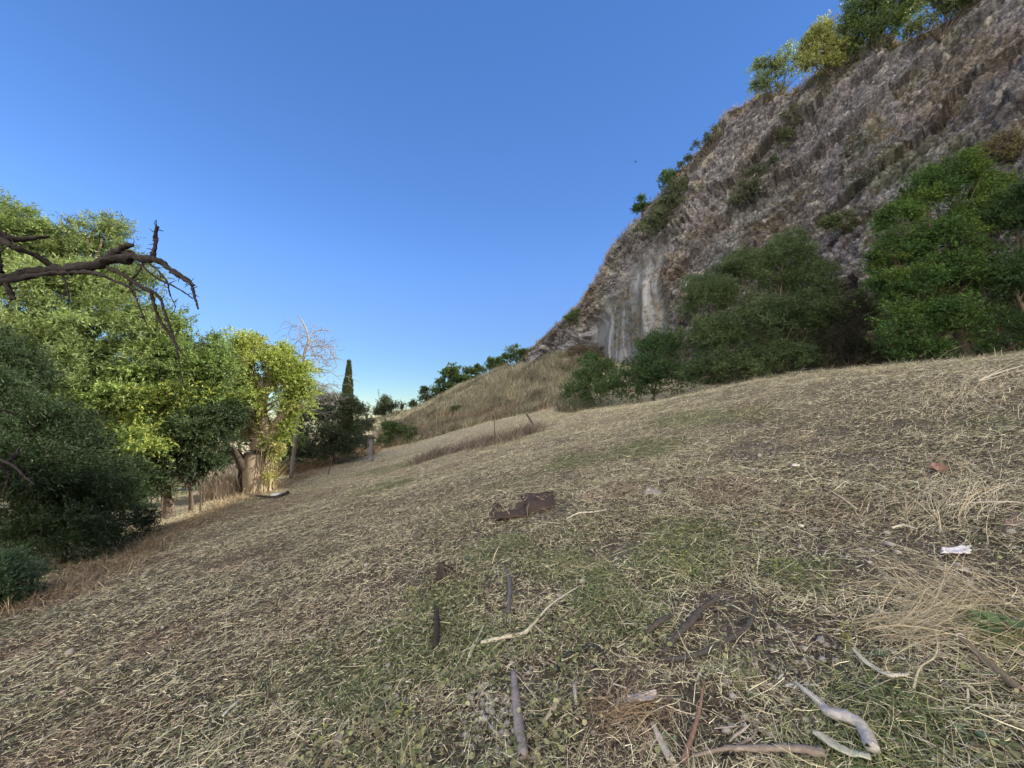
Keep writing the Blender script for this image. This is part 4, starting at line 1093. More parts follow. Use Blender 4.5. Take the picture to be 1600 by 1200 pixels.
# strip of dead grass left standing around the old fence posts
def strip(pts, n, wdt, seed):
    rng = np.random.default_rng(seed); P = np.array([ground_at(*p)[:2] for p in pts]); t = rng.random(n) * (len(P) - 1); i = t.astype(int); f = (t - i)[:, None]
    q = P[i] * (1 - f) + P[i + 1] * f + rng.normal(0, wdt, (n, 2)); return q[:, 0], q[:, 1]
x, y = strip([(838, 672), (800, 686), (770, 695), (735, 700), (690, 712), (660, 722)], 420, .42, 6)
tufts('weed_strip', 'unmown strip of grey-brown dead weeds running past the thin posts', 'weeds', x, y, 16, (.12, .46), (.010, .02), [(.18, .155, .13), (.24, .20, .17), (.30, .26, .20), (.14, .115, .095)], .13, 7)
x, y = strip([(0, 958), (90, 920), (200, 872), (270, 830), (330, 800), (385, 778), (440, 760), (480, 742), (520, 722), (575, 712)], 1500, .33, 8)
r_ = np.hypot(x, y)
tufts('hedge_weeds', 'brown dry weeds along the foot of the hedge on the left', 'weeds', x, y, 11, (.05, .30), (.005, .011), PAL_BROWN + [(.40, .33, .22)], .14, 9, lift=(.1, 1.4))
x, y = quad_fill([(440, 745, 20), (580, 712, 29), (600, 690, 36), (430, 725, 26)], 1700, 10)
tufts('brown_weeds', 'reddish brown dead weeds in front of the grey-green bush', 'weeds', x, y, 12, (.15, .6), (.012, .026), [(.28, .17, .11), (.36, .24, .16), (.22, .14, .09), (.40, .32, .2)], .2, 11)
x, y = quad_fill([(330, 790, 14), (372, 776, 14.4), (385, 740, 16), (320, 745, 16)], 190, 12)
tufts('pale_dry_weeds', 'pale pinkish dry weeds standing left of the ivy-grown trunk', 'weeds', x, y, 26, (.4, 1.25), (.006, .013), [(.52, .42, .32), (.44, .34, .25), (.60, .52, .40)], .12, 13, lift=(1.0, 1.55))
x, y = quad_fill([(386, 776, 14.6), (424, 768, 14.8), (424, 760, 15.4), (392, 762, 15.3)], 120, 14)
tufts('ivy_foot_grass', 'golden dry grass in the patch of sun at the foot of the leaning trunk', 'dry grass', x, y, 24, (.2, .9), (.008, .015), [(.58, .45, .22), (.46, .36, .18), (.40, .38, .14)], .1, 15, lift=(1.0, 1.55))
# crest stubble against the bushes
rng = np.random.default_rng(16)
tt = rng.random(900)
cx = np.interp(tt, np.linspace(0, 1, 7), [at(*q)[0] for q in [(1610, 558, 9.5), (1450, 567, 10.5), (1300, 577, 11.8), (1180, 596, 14), (1050, 623, 17.5), (950, 640, 21), (850, 645, 25.5)]])
cy = np.interp(tt, np.linspace(0, 1, 7), [9.5, 10.5, 11.8, 14, 17.5, 21, 25.5])
cx = cx + rng.normal(0, .4, 900); cy = cy + rng.normal(0, .6, 900)
tufts('crest_stubble', 'pale stubble sticking up along the crest of the slope', 'dry grass', cx, cy, 10, (.06, .22), (.006, .014), PAL_TALL, .12, 17, lift=(.3, 1.4))
# dry grass on the cliff rim and tufts on the face
def cliff_tufts(name, label, cat, n, vmin, vmax, tmin, tmax, per, Lr, wr, pal, seed, thr=-9):
    nv, nu, T, vs = CI
    rng = np.random.default_rng(seed)
    t = rng.uniform(tmin, tmax, n); v = rng.uniform(vmin, vmax, n)
    ui = np.searchsorted(T, t).clip(0, nu - 1); vi = np.searchsorted(vs, v).clip(0, nv - 1)
    P = CV[vi * nu + ui]
    k = fbm(P * .33 + 11, 4, 231) > thr; P = P[k]
    return tufts(name, label, cat, P[:, 0] - .05, P[:, 1] - .05, per, Lr, wr, pal, .12, seed, z=P[:, 2], lift=(.4, 1.5))
cliff_tufts('rim_grass', 'dry tawny grass fringing the top edge of the cliff', 'dry grass', 3200, .975, 1.06, 1, 13, 9, (.2, .65), (.018, .04), [(.28, .24, .15), (.35, .30, .20), (.22, .18, .11)], 18)
cliff_tufts('cliff_face_weeds', 'sparse brown and olive weeds rooted in cracks of the cliff face', 'weeds', 7000, .05, .97, 5, 13.4, 8, (.1, .5), (.015, .04), [(.16, .13, .07), (.12, .12, .06), (.22, .17, .09), (.10, .11, .065)], 19, .06)
cliff_tufts('cliff_foot_scrub', 'dark scrub along the hidden foot of the cliff', 'weeds', 2500, .0, .2, 2, 13, 10, (.3, .9), (.02, .05), [(.10, .12, .06), (.14, .11, .07), (.18, .15, .08)], 20)

# ------------------------------------------------------------------ creeping round-leaved weeds on the near field
def creeping():
    rng = np.random.default_rng(31)
    n = 110000
    x, y, r = wander(n, 1.2, 10, 1.2, 60, rng)
    px = 800 + F * x / y
    dens = .03 + .97 * sstep(.02, .30, fbm2(x, y, 1.5, 4, 421)) * (1 - sstep(4.5, 8, r)) * sstep(-1.6, -.7, x) * (1 - .6 * sstep(1.6, 3.2, x))
    dens = dens * (.15 + .85 * sstep(-2.2, -.8, x)) * (1 - .85 * pmask(SOIL, x, y))
    ok = rng.random(n) < dens; x, y, r = x[ok], y[ok], r[ok]; n = len(x)
    z = H(x, y) + rng.uniform(.01, .085, n)
    P = np.stack([x, y, z], 1)
    D = unit(rng, n); D[:, 2] *= .45; D /= np.linalg.norm(D, axis=1)[:, None]
    U = unit(rng, n) * .55 + np.array([0, 0, 1.0])
    S = np.cross(D, U); S /= np.linalg.norm(S, axis=1)[:, None]
    L = rng.gamma(4, .0036, n).clip(.005, .04) * (1 + .05 * r); W = L * rng.uniform(.6, .95, n)
    up = np.cross(S, D)
    V = np.zeros((n, 6, 3))
    cup = (rng.uniform(-.15, .3, n) * L)[:, None]
    V[:, 0] = P
    V[:, 1] = P + D * (L * .25)[:, None] + S * (W * .5)[:, None] + up * cup
    V[:, 2] = P + D * (L * .75)[:, None] + S * (W * .42)[:, None] + up * cup
    V[:, 3] = P + D * L[:, None]
    V[:, 4] = P + D * (L * .75)[:, None] - S * (W * .42)[:, None] + up * cup
    V[:, 5] = P + D * (L * .25)[:, None] - S * (W * .5)[:, None] + up * cup
    b0 = (np.arange(n) * 6)[:, None]
    Fq = np.concatenate([b0 + np.array([[0, 1, 2, 3]]), b0 + np.array([[0, 3, 4, 5]])])
    c = pick([(.25, .27, .13), (.34, .36, .18), (.18, .21, .11), (.42, .41, .24), (.28, .25, .16), (.13, .16, .08)], n, rng)
    o = mesh_np('creeping_weeds', V.reshape(-1, 3), Fq, M_LEAF, cols=np.repeat(c, 6, axis=0))
    setp(o, 'small round olive leaves of creeping weeds spread among the cut straw', 'weeds', kind='stuff')
creeping()

def gravel():
    rng = np.random.default_rng(32)
    g = Geo()
    spots = [(770, 1115, .16, 170), (745, 1085, .1, 60), (800, 1160, .15, 60), (1250, 1020, .22, 60), (1380, 870, .5, 70), (1160, 1120, .18, 40), (830, 1040, .12, 30), (1190, 705, .5, 50), (620, 1000, .3, 30), (300, 960, .6, 30), (1270, 1090, .15, 30)]
    for px, py, r, n in spots:
        c = ground_at(px, py)
        for k in range(n):
            x, y = c[:2] + rng.normal(0, r * .6, 2)
            s_ = rng.gamma(3, .0032)
            tn = rng.uniform(.7, 1.15)
            rock(g, (x, y, hz(x, y) + s_ * .25), np.array([s_, s_ * rng.uniform(.7, 1.1), s_]) , int(rng.integers(1e5)), (.34 * tn, .325 * tn, .31 * tn), 6)
    for k in range(500):
        a = math.radians(rng.uniform(-55, 55)); r = 1.3 + rng.random() ** 1.5 * 8
        x, y = r * math.sin(a), r * math.cos(a); s_ = rng.gamma(2.5, .004) * (1 + .08 * r)
        tn = rng.uniform(.5, 1.2)
        rock(g, (x, y, hz(x, y) + s_ * .2), np.array([s_, s_ * .8, s_]), int(rng.integers(1e5)), (.30 * tn, .28 * tn, .26 * tn), 5)
    o = g.build('gravel', M_STONE); setp(o, 'grey gravel and small stones lying in the bare soil patches', 'gravel', kind='stuff')
gravel()

# ------------------------------------------------------------------ things lying or standing on the field
def gp(px, py, lift=.0):
    p = ground_at(px, py); return p + np.array([0, 0, lift])
GR_ST = 'sticks and splinters of wood lying on the field'
def stick(name, label, cat, pts, wpx, col, rough=.2, flat=.8, lift=.012, seg=7, sub=5, group=GR_ST, ends=None, forks=(), mat=None, lifts=None):
    """pts in pixels on the ground; wpx = width in pixels at the ends of the list"""
    P = [gp(p[0], p[1], lift if lifts is None else lifts[i]) for i, p in enumerate(pts)]
    P = [p + np.array([0, 0, .018]) for p in P]
    dist = np.array([p[1] for p in P])
    w_ = np.interp(np.arange(len(P)), np.linspace(0, len(P) - 1, len(wpx)), wpx)
    rad = w_ * .5 * dist / F
    e = P[0]
    root = empty(name, e, label, cat, group)
    g = Geo(); tube(g, P, rad, seg, rough, col, flat, sub, seed=len(label) * 7)
    g.build('shaft', mat or M_DEB, root)
    for fpts, fw in forks:
        Q = [gp(p[0], p[1], lift + .01) for p in fpts]
        g = Geo(); tube(g, Q, np.linspace(fw[0], fw[1], len(Q)) * .5 * np.array([q[1] for q in Q]) / F, 6, rough, col, flat, 3, seed=3)
        g.build('side_twig', mat or M_DEB, root)
    if ends is not None:
        g = Geo()
        i, c, k = ends
        p = P[i]; q = P[i + 1] if i == 0 else P[i - 1]
        d = (p - q) / np.linalg.norm(p - q)
        tube(g, [p - d * .002, p + d * rad[i] * .35], [rad[i] * k, rad[i] * k * .9], 10, .05, c)
        g.build('cut_end', M_DEB, root)
    return root
def single(name, label, cat, geo, mat=None, group=None, smooth=True):
    return setp(geo.build(name, mat or M_DEB, None, smooth), label, cat, group)

PALE = (.55, .50, .40); GREYW = (.30, .28, .27); DARKW = (.075, .062, .055)
stick('stick', 'long pale forked stalk lying across the weeds in the foreground centre', 'stick', [(752, 1012), (790, 1004), (818, 998), (838, 978), (862, 952), (905, 922)], (7, 6, 3.5, 1.5), (.60, .56, .45), forks=[([(822, 996), (828, 985), (832, 975)], (4, 2)), ([(835, 985), (850, 997), (866, 1005)], (2, 1))])
stick('stick', 'weathered grey round stake running down to the bottom edge', 'stake', [(802, 1056), (806, 1100), (811, 1150), (818, 1204)], (8, 13, 15, 16), (.26, .235, .23), lifts=[.005, .015, .02, .03], rough=.15)
stick('stick', 'pale flat batten pointing up from the bottom edge', 'batten', [(1020, 1140), (1034, 1172), (1050, 1204)], (7, 11, 13), (.50, .455, .37), flat=.3, rough=.06, sub=3)
stick('stick', 'short pinkish lath standing among the weeds left of the torn paper', 'lath', [(897, 1078), (900, 1109)], (5, 5.5), (.50, .44, .39), flat=.4, rough=.05, lift=.02)
stick('stick', 'split tan sliver leaning left of the short lath', 'splinter', [(875, 1102), (862, 1122), (848, 1142)], (6, 8, 5), (.42, .37, .28), flat=.4, forks=[([(848, 1140), (842, 1150), (836, 1160)], (4, 1.5))])
stick('stick', 'thin reddish twig rising from the bottom edge', 'twig', [(1068, 1203), (1082, 1165), (1092, 1130), (1097, 1105), (1101, 1075)], (9, 6, 4, 2), (.26, .17, .13), rough=.15)
stick('branch', 'thick peeled branch with pale bark lying along the bottom edge', 'branch', [(1085, 1201), (1130, 1194), (1190, 1188), (1240, 1192), (1290, 1203)], (4, 8, 12, 13), (.25, .21, .18), rough=.5, forks=[([(1140, 1192), (1160, 1184), (1180, 1166), (1188, 1140)], (6, 2))], lift=.03)
stick('branch', 'silvery bent branch with a peeled pale tip at the lower right', 'branch', [(1243, 1088), (1262, 1104), (1285, 1124), (1298, 1136), (1322, 1140), (1344, 1152), (1354, 1168), (1364, 1196)], (4, 9, 13, 19, 17, 19, 18), (.43, .41, .40), lift=.035, forks=[([(1228, 1087), (1243, 1086)], (4, 4))], sub=6)
stick('stick', 'broad pale splinter of wood beneath the silvery bent branch', 'splinter', [(1275, 1166), (1300, 1180), (1330, 1192), (1362, 1206)], (15, 20, 14), (.47, .47, .37), flat=.22, lift=.02)
stick('branch', 'greenish brown branch with a white cut end on the right', 'branch', [(1503, 1020), (1530, 1046), (1562, 1076), (1604, 1116)], (9, 11, 13), (.20, .165, .115), ends=(0, (.80, .80, .78), 1.0), lift=.05, rough=.1)
stick('stick', 'curved pale husk of bark left of the cut branch', 'bark strip', [(1334, 1030), (1350, 1048), (1370, 1062), (1392, 1072), (1422, 1075)], (4, 10, 9, 5), (.56, .53, .42), flat=.35, lift=.03, sub=6)
stick('stick', 'long thin arching stalk among the straw at the right', 'stalk', [(1430, 1104), (1440, 1072), (1462, 1052), (1467, 1030), (1462, 1005)], (3, 2.5, 1.5), (.46, .41, .29), lift=.05, rough=.05)
stick('stick', 'charred dark stick lying under the curved black hose', 'stick', [(1036, 1036), (1060, 1005), (1080, 985), (1100, 962), (1122, 945)], (6, 11, 11, 5), (.085, .075, .07), rough=.3, lift=.035)
stick('stick', 'short charred stick left of the long charred one', 'stick', [(1010, 1002), (1030, 985), (1050, 975)], (6, 10, 6), (.08, .07, .065), rough=.3, lift=.035)
stick('stick', 'black crumbling stick standing up from the weeds below the stump', 'stick', [(681, 962), (682, 985), (680, 1022)], (6, 9, 8), (.045, .038, .033), rough=.45, lifts=[.05, .04, .01])
stick('stick', 'dark split stick beside the upper end of the pale stalk', 'stick', [(787, 892), (796, 915), (797, 940), (794, 968)], (3, 7, 8, 6), (.13, .12, .12), rough=.35, lift=.03, forks=[([(800, 935), (808, 930)], (4, 2))])
stick('stick', 'thin bleached stick lying between the brown sheet and the green weeds', 'stick', [(886, 814), (905, 806), (930, 804), (948, 801)], (2.5, 3, 1.5), (.56, .53, .44), rough=.1)
stick('stick', 'white stick lying alone in the straw at the lower left', 'stick', [(348, 1130), (360, 1116), (375, 1102)], (3, 4.5, 4), (.72, .70, .66), flat=.5, rough=.08)
stick('stick', 'short white sliver just left of the lone white stick', 'splinter', [(301, 1118), (312, 1113), (323, 1111)], (1.5, 3, 4), (.66, .63, .57), flat=.5, rough=.08)
stick('stick', 'bleached crooked stick on the bare soil above the white plastic', 'stick', [(1394, 833), (1410, 830), (1420, 831), (1434, 834)], (4, 3, 2), (.58, .53, .45), rough=.12, lift=.02)
stick('stick', 'straight thin straw-coloured stalk on the slope at centre right', 'stalk', [(1296, 770), (1318, 784), (1340, 801)], (1.5, 2.2, 2.2), (.55, .48, .34), rough=.03)
stick('stick', 'pale reed bundle lying near the top right of the slope', 'reeds', [(1530, 603), (1552, 593), (1580, 584), (1600, 578)], (5, 5, 2), (.56, .52, .42), flat=.4, lift=.06, forks=[([(1534, 602), (1556, 596), (1575, 592)], (3, 1)), ([(1540, 598), (1556, 588), (1590, 572)], (2, 1))])
stick('stick', 'pointed pale stake sticking up on the crest in front of the bushes', 'stake', [(1343, 574), (1337, 566), (1331, 557)], (4, 3, 1), (.50, .46, .38), lifts=[.0, .12, .26], rough=.05)
stick('stick', 'long pale reed in the straw at the right of the white plastic', 'reed', [(1480, 800), (1530, 797), (1580, 797), (1608, 800)], (1.2, 1.8, 1.8), (.54, .50, .40), rough=.03, lift=.04)
stick('stick', 'greenish stalk leaning beside the pale forked stalk', 'stalk', [(733, 1042), (744, 1015), (756, 988)], (3, 3.4, 2), (.42, .46, .33), rough=.06, lift=.03)

# curved black hose
P = [gp(*p, .042) for p in [(1032, 1044), (1060, 1042), (1090, 1035), (1120, 1022), (1148, 1008), (1168, 992), (1178, 972), (1180, 955), (1176, 942)]]
g = Geo(); tube(g, P, [.010, .014, .016, .017, .017, .016, .014, .010, .007], 9, .08, (.075, .07, .068), .9, 6)
single('hose', 'curved dark hose looping through the weeds in the foreground', 'hose', g)
P = [gp(*p, .04) for p in [(872, 1062), (875, 1045), (888, 1034), (905, 1026), (922, 1020), (938, 1028), (945, 1036)]]
g = Geo(); tube(g, P, [.011, .012, .012, .011, .010, .008, .005], 9, .15, (.035, .037, .042), .8, 6)
single('hose_piece', 'short crumpled black piece of hose left of the curved one', 'hose', g)

# torn scrap of paper
def crumple(name, label, cat, corners, col, th=.004, lift=.02, bumpk=.012, n=12, seed=0, tear=.12):
    C = np.array([gp(*c, lift) for c in corners])
    u = np.linspace(0, 1, n); U, Vv = np.meshgrid(u, u, indexing='ij'); U = U.ravel(); Vv = Vv.ravel()
    ed = np.minimum.reduce([U, Vv, 1 - U, 1 - Vv]) < 1e-6
    rng = np.random.default_rng(seed)
    U2 = U + ed * rng.normal(0, tear * .3, len(U)); V2 = Vv + ed * rng.normal(0, tear * .3, len(U))
    P = C[0] * ((1 - U2) * (1 - V2))[:, None] + C[1] * (U2 * (1 - V2))[:, None] + C[2] * (U2 * V2)[:, None] + C[3] * ((1 - U2) * V2)[:, None]
    w_ = np.linalg.norm(C[0] - C[1])
    P[:, 2] += bumpk * fbm(np.stack([U * 3.2, Vv * 3.2, U * 0 + seed], 1), 3, seed) * 2
    top = P; bot = P - np.array([0, 0, th])
    i = (np.arange(n - 1)[:, None] * n + np.arange(n - 1)[None]).ravel(); m = n * n
    Fq = [np.stack([i, i + n, i + n + 1, i + 1], 1), np.stack([i, i + 1, i + n + 1, i + n], 1) + m]
    r_ = list(range(n)) + [k * n + n - 1 for k in range(1, n)] + [n * n - 1 - k for k in range(1, n)] + [k * n for k in range(n - 2, 0, -1)]
    r_ = np.array(r_); q = np.roll(r_, -1)
    Fq.append(np.stack([r_, q, q + m, r_ + m], 1))
    g = Geo(); g.add(np.vstack([top, bot]), np.vstack(Fq), col)
    return single(name, label, cat, g, smooth=False)
crumple('paper_scrap', 'torn whitish scrap of paper lying in the foreground weeds', 'paper', [(982, 1110), (1028, 1106), (1026, 1090), (980, 1096)], (.55, .50, .49), .003, .03, .012, seed=2)
crumple('plastic_scrap', 'flattened white plastic wrapper on the straw at the right', 'plastic', [(1474, 876), (1518, 872), (1516, 861), (1472, 866)], (.62, .61, .66), .006, .035, .014, seed=3)
crumple('rusty_sheet', 'lower left one of the two dark brown rusty sheets lying on the slope', 'metal sheet', [(765, 818), (824, 812), (818, 789), (772, 794)], (.062, .046, .036), .012, .04, .045, seed=4, tear=.08)['group'] = 'dark brown sheets lying on the slope'
crumple('rusty_sheet', 'upper right one of the two dark brown rusty sheets lying on the slope', 'metal sheet', [(816, 805), (866, 795), (862, 774), (814, 777)], (.066, .048, .038), .012, .04, .045, seed=5, tear=.08)['group'] = 'dark brown sheets lying on the slope'
crumple('flat_stone', 'flat pale grey slab half hidden in grass right of the brown sheets', 'stone', [(1006, 775), (1032, 776), (1030, 767), (1010, 766)], (.33, .30, .29), .02, .03, .012, seed=6, tear=.15)
crumple('brown_tile', 'dark reddish tile fragment cut by the right edge', 'tile', [(1570, 822), (1606, 826), (1606, 806), (1580, 808)], (.17, .12, .105), .02, .02, .01, seed=8, tear=.1)

def axes(yaw, pitch=0, roll=0):
    from mathutils import Euler
    m = Euler((roll, pitch, yaw)).to_matrix(); return np.array(m).T
g = Geo(); c = gp(1468, 738, .045); box(g, c, (.15, .10, .08), axes(.5, .25, .3), (.27, .155, .135), 1.0, 5, 5)
single('brick', 'broken red brick fragment half buried in straw at the right', 'brick', g, smooth=False)
g = Geo(); c = gp(1244, 730, .02); rock(g, c, (.055, .04, .035), 12, (.62, .60, .55), 10)
single('stone', 'small white stone on the bare patch in the middle of the slope', 'stone', g, M_STONE)
g = Geo(); c = gp(1153, 845, .02) if False else gp(1252, 826, .02); rock(g, c, (.028, .024, .022), 15, (.66, .64, .60), 10)
single('stone', 'tiny round white stone above the leafy green tuft', 'stone', g, M_STONE)
g = Geo(); c = gp(434, 777, .06); rock(g, c, (.24, .13, .11), 14, (.62, .66, .62), 12)
single('rock', 'pale whitish rock beside a dark stick near the leaning trunk', 'rock', g, M_STONE)
stick('stick', 'dark stick lying from the leaning trunk to the pale whitish rock', 'stick', [(385, 776), (410, 779), (430, 780), (449, 773)], (3, 4, 6), (.06, .05, .045), rough=.25, lift=.05)
g = Geo(); c = gp(98, 1085, .01); rock(g, c, (.03, .02, .022), 16, (.46, .35, .32), 9)
single('stone', 'pinkish stone in the straw at the lower left', 'stone', g, M_STONE)
g = Geo(); c = gp(705, 990, .01) if False else gp(1390, 855, .02); rock(g, c, (.03, .05, .02), 17, (.30, .28, .27), 9)
single('stone', 'dull grey stone in the soil below the bleached crooked stick', 'stone', g, M_STONE)
# old dark stump with fibrous sides
def stump():
    c = gp(690, 906); e = empty('stump_shape', c, 'small charred stump with frayed roots left of the green patch', 'stump')
    g = Geo(); rng = np.random.default_rng(61)
    tube(g, [c - np.array([0, 0, .05]), c + np.array([0, 0, .03]), c + np.array([.005, 0, .09]), c + np.array([-.01, .02, .15])], [.085, .07, .055, .02], 12, .5, (.05, .042, .04), sub=5)
    g.build('body', M_WOOD, e)
    g = Geo()
    for k in range(34):
        a = rng.uniform(0, 6.28); q = c + np.array([math.cos(a) * .05, math.sin(a) * .05, rng.uniform(.0, .13)])
        d = np.array([math.cos(a), math.sin(a), rng.uniform(-.5, .5)])
        m = q + d * rng.uniform(.03, .08); en = m + np.array([d[0], d[1], -1.0]) * rng.uniform(.02, .09)
        tube(g, [q, m, en], [.005, .003, .0015], 4, 0, (.17, .14, .12) if k % 2 else (.07, .058, .05), sub=3, caps=False)
    g.build('roots', M_WOOD, e)
stump()

# posts
def post(name, label, cat, bpx, tpx, wpx, col, rough=.08, yoff=0, group='old fence posts on the field', flat=1.0):
    b_ = gp(*bpx); t = at(tpx[0], tpx[1], b_[1] + yoff)
    r = wpx * .5 * b_[1] / F
    g = Geo(); tube(g, [b_ - (t - b_) * .12, b_ * .5 + t * .5, t], [r, r, r * .9], 7, rough, col, flat, 4)
    return single(name, label, cat, g, M_WOOD, group)
post('fence_post', 'dark leaning fence post at the right end of the weed strip', 'post', (838, 671), (822, 646), 3.2, (.10, .085, .08))
post('fence_post', 'thin upright rusty fence rod in the middle of the weed strip', 'post', (774, 695), (772, 655), 1.6, (.12, .10, .09))
post('fence_post', 'thin leaning rod left of the pale stone pillar', 'post', (513, 742), (520, 712), 1.7, (.10, .08, .07))
post('fence_post', 'thin dark post in the weeds below the hedge bush', 'post', (313, 800), (314, 768), 2.6, (.09, .07, .06))
# grey bundle-like pillar with a dark cap
def pillar():
    b_ = gp(579, 722); e = empty('stone_pillar', b_, 'narrow weathered grey pillar with a dark cap at the far edge of the field', 'pillar')
    s_ = b_[1] / F; g = Geo(); h_ = 36 * s_
    rng = np.random.default_rng(5)
    tube(g, [b_ - np.array([0, 0, .2]), b_, b_ + np.array([0, 0, h_ * .5]), b_ + np.array([0, 0, h_])], [6.5 * s_, 6 * s_, 4.5 * s_, 3.6 * s_], 12, .45, (.14, .14, .148), sub=7)
    g.build('shaft', M_STONE, e)
    g = Geo(); box(g, b_ + np.array([0, 0, h_ + 1.4 * s_]), (11 * s_, 10 * s_, 2.2 * s_), axes(.2), (.06, .052, .05), .6, 3, 3); box(g, b_ + np.array([0, 0, h_ + 3.6 * s_]), (8 * s_, 8 * s_, 1.5 * s_), axes(.4), (.09, .08, .075), .6, 4, 3)
    g.build('cap', M_STONE, e)
pillar()
# wire fence behind the hedge weeds, sunlit rubble beyond
def wire_fence():
    a = gp(215, 835); b_ = gp(330, 792)
    a = a + np.array([-1.0, .2, 0]); b_ = b_ + np.array([-.6, .4, 0])
    a[2] = hz(a[0], a[1]); b_[2] = hz(b_[0], b_[1])
    e = empty('wire_fence', a, 'sagging rusty wire fence with thin rods in the gap below the hedge', 'fence')
    col = (.12, .10, .085); hh = 1.05
    g = Geo()
    for k in range(19):
        f = k / 18; p = a * (1 - f) + b_ * f; p[2] = hz(p[0], p[1])
        tube(g, [p, p + np.array([0, 0, hh])], [.004, .004], 4, 0, col)
    for h_ in np.linspace(.1, hh, 7):
        tube(g, [np.array([*(a * (1 - f) + b_ * f)[:2], hz(*(a * (1 - f) + b_ * f)[:2]) + h_ + .02 * math.sin(f * 9 + h_)]) for f in np.linspace(0, 1, 9)], [.0035] * 9, 4, 0, col, sub=2)
    g.build('wire_mesh', M_WOOD, e)
    for f in (0, .5, 1):
        p = a * (1 - f) + b_ * f; p[2] = hz(p[0], p[1]); g = Geo(); tube(g, [p - np.array([0, 0, .2]), p + np.array([.02, 0, hh + .12])], [.016, .014], 6, .1, col, sub=1); g.build('post', M_WOOD, e)
wire_fence()
def low_wall():
    a = at(205, 800, 19); b_ = at(300, 775, 20.5)
    a[2] = hz(a[0], a[1]); b_[2] = hz(b_[0], b_[1])
    e = empty('stone_wall', a, 'low whitish rubble wall glimpsed through the gap below the hedge', 'wall')
    g = Geo(); rng = np.random.default_rng(8)
    for k in range(90):
        f = rng.random(); p = a * (1 - f) + b_ * f + rng.normal(0, .12, 3); p[2] = max(hz(p[0], p[1]), a[2] - .3) + rng.uniform(0, .75)
        tn = rng.uniform(.8, 1.1); rock(g, p, np.array([.28, .2, .18]) * rng.uniform(.7, 1.2), k, (.52 * tn, .50 * tn, .46 * tn), 7)
    g.build('stones', M_STONE, e)
low_wall()

# leafy plants that stand out of the weeds
def herb(name, label, bpx, n, size, c1, c2, seed, h_=.08, spread=.05, wide=.75, grp='leafy green plants growing through the straw', stem=True):
    rng = np.random.default_rng(seed); c = gp(*bpx)
    e = empty(name, c, label, 'plant', grp)
    th = rng.uniform(0, 6.28, n); rr = np.sqrt(rng.random(n)) * spread
    P = np.stack([c[0] + np.cos(th) * rr, c[1] + np.sin(th) * rr, c[2] + .01 + rng.random(n) * h_], 1)
    D = np.stack([np.cos(th), np.sin(th), rng.uniform(-.1, .6, n)], 1) + unit(rng, n) * .4; D /= np.linalg.norm(D, axis=1)[:, None]
    f = rng.random(n)[:, None]; cc = (np.array(c1)[None] * f + np.array(c2)[None] * (1 - f)) * np.clip(1 + rng.normal(0, .12, n), .6, 1.4)[:, None]
    L = size * rng.uniform(.6, 1.2, n); U = unit(rng, n) * .4 + np.array([0, 0, 1.])
    S = np.cross(D, U); S /= np.linalg.norm(S, axis=1)[:, None]; W = L * wide; up = np.cross(S, D); cup = (L * rng.uniform(0, .2, n))[:, None]
    V = np.zeros((n, 6, 3)); V[:, 0] = P
    for k, a_, b_ in ((1, .28, .5), (2, .7, .4)): V[:, k] = P + D * (L * a_)[:, None] + S * (W * b_)[:, None] + up * cup; V[:, 6 - k] = P + D * (L * a_)[:, None] - S * (W * b_)[:, None] + up * cup
    V[:, 3] = P + D * L[:, None]
    b0 = (np.arange(n) * 6)[:, None]; Fq = np.concatenate([b0 + np.array([[0, 1, 2, 3]]), b0 + np.array([[0, 3, 4, 5]])])
    mesh_np('leaves', V.reshape(-1, 3), Fq, M_LEAF, e, np.repeat(cc, 6, axis=0))
    g = Geo()
    for k in range(max(3, n // 5)):
        tube(g, [c, (c + P[k]) / 2 + rng.normal(0, .006, 3), P[k]], [.0022, .0016, .001], 4, 0, (.2, .2, .1), caps=False)
    g.build('stems', M_STRAW, e)
YG = ((.38, .42, .14), (.25, .32, .10)); DG = ((.10, .18, .08), (.14, .22, .10))
herb('leafy_plant', 'pale yellow-green leafy sprig just below the charred stump', (642, 938), 30, .024, *YG, 1, .09, .05)
herb('leafy_plant', 'small yellow-green sprig right of the larger one below the stump', (688, 942), 22, .024, *YG, 2, .06, .045)
herb('leafy_plant', 'yellow-green sprig in the weeds below the black crumbling stick', (680, 1052), 22, .02, (.34, .37, .10), (.24, .28, .09), 3, .05, .05)
herb('leafy_plant', 'bright yellow leaf cluster at the bottom centre left', (631, 1130), 16, .022, (.44, .46, .12), (.30, .34, .10), 4, .05, .03)
herb('leafy_plant', 'upright yellow-green leafy stem left of the curved bark husk', (1325, 1024), 40, .018, (.42, .44, .14), (.32, .34, .12), 5, .15, .016)
herb('leafy_plant', 'dark green leafy tuft with yellow tips at centre right', (1226, 905), 60, .03, (.30, .36, .09), (.11, .19, .06), 6, .12, .10)
herb('leafy_plant', 'row of yellow-green leaves climbing through the weeds right of centre', (1072, 895), 30, .024, (.36, .38, .10), (.26, .30, .09), 7, .16, .03)
herb('leafy_plant', 'large-leaved green plant at the right edge', (1590, 1010), 14, .09, *DG, 8, .09, .10, .6)
herb('leafy_plant', 'single pale green broad leaf pair near the bottom right', (1525, 1165), 5, .06, (.20, .30, .20), (.16, .25, .15), 9, .05, .03, .65)
herb('leafy_plant', 'dark green fine-leaved plant under the curved bark husk', (1400, 1130), 90, .022, (.12, .18, .07), (.08, .13, .05), 10, .12, .11, .5)
herb('leafy_plant', 'bluish green leaves beside the curved bark husk', (1370, 1040), 12, .04, (.15, .22, .16), (.12, .18, .12), 11, .05, .05, .65)
herb('leafy_plant', 'small dark round leaf low in the weeds at the bottom centre left', (645, 1140), 4, .04, (.12, .18, .15), (.10, .15, .12), 12, .03, .015, .8)
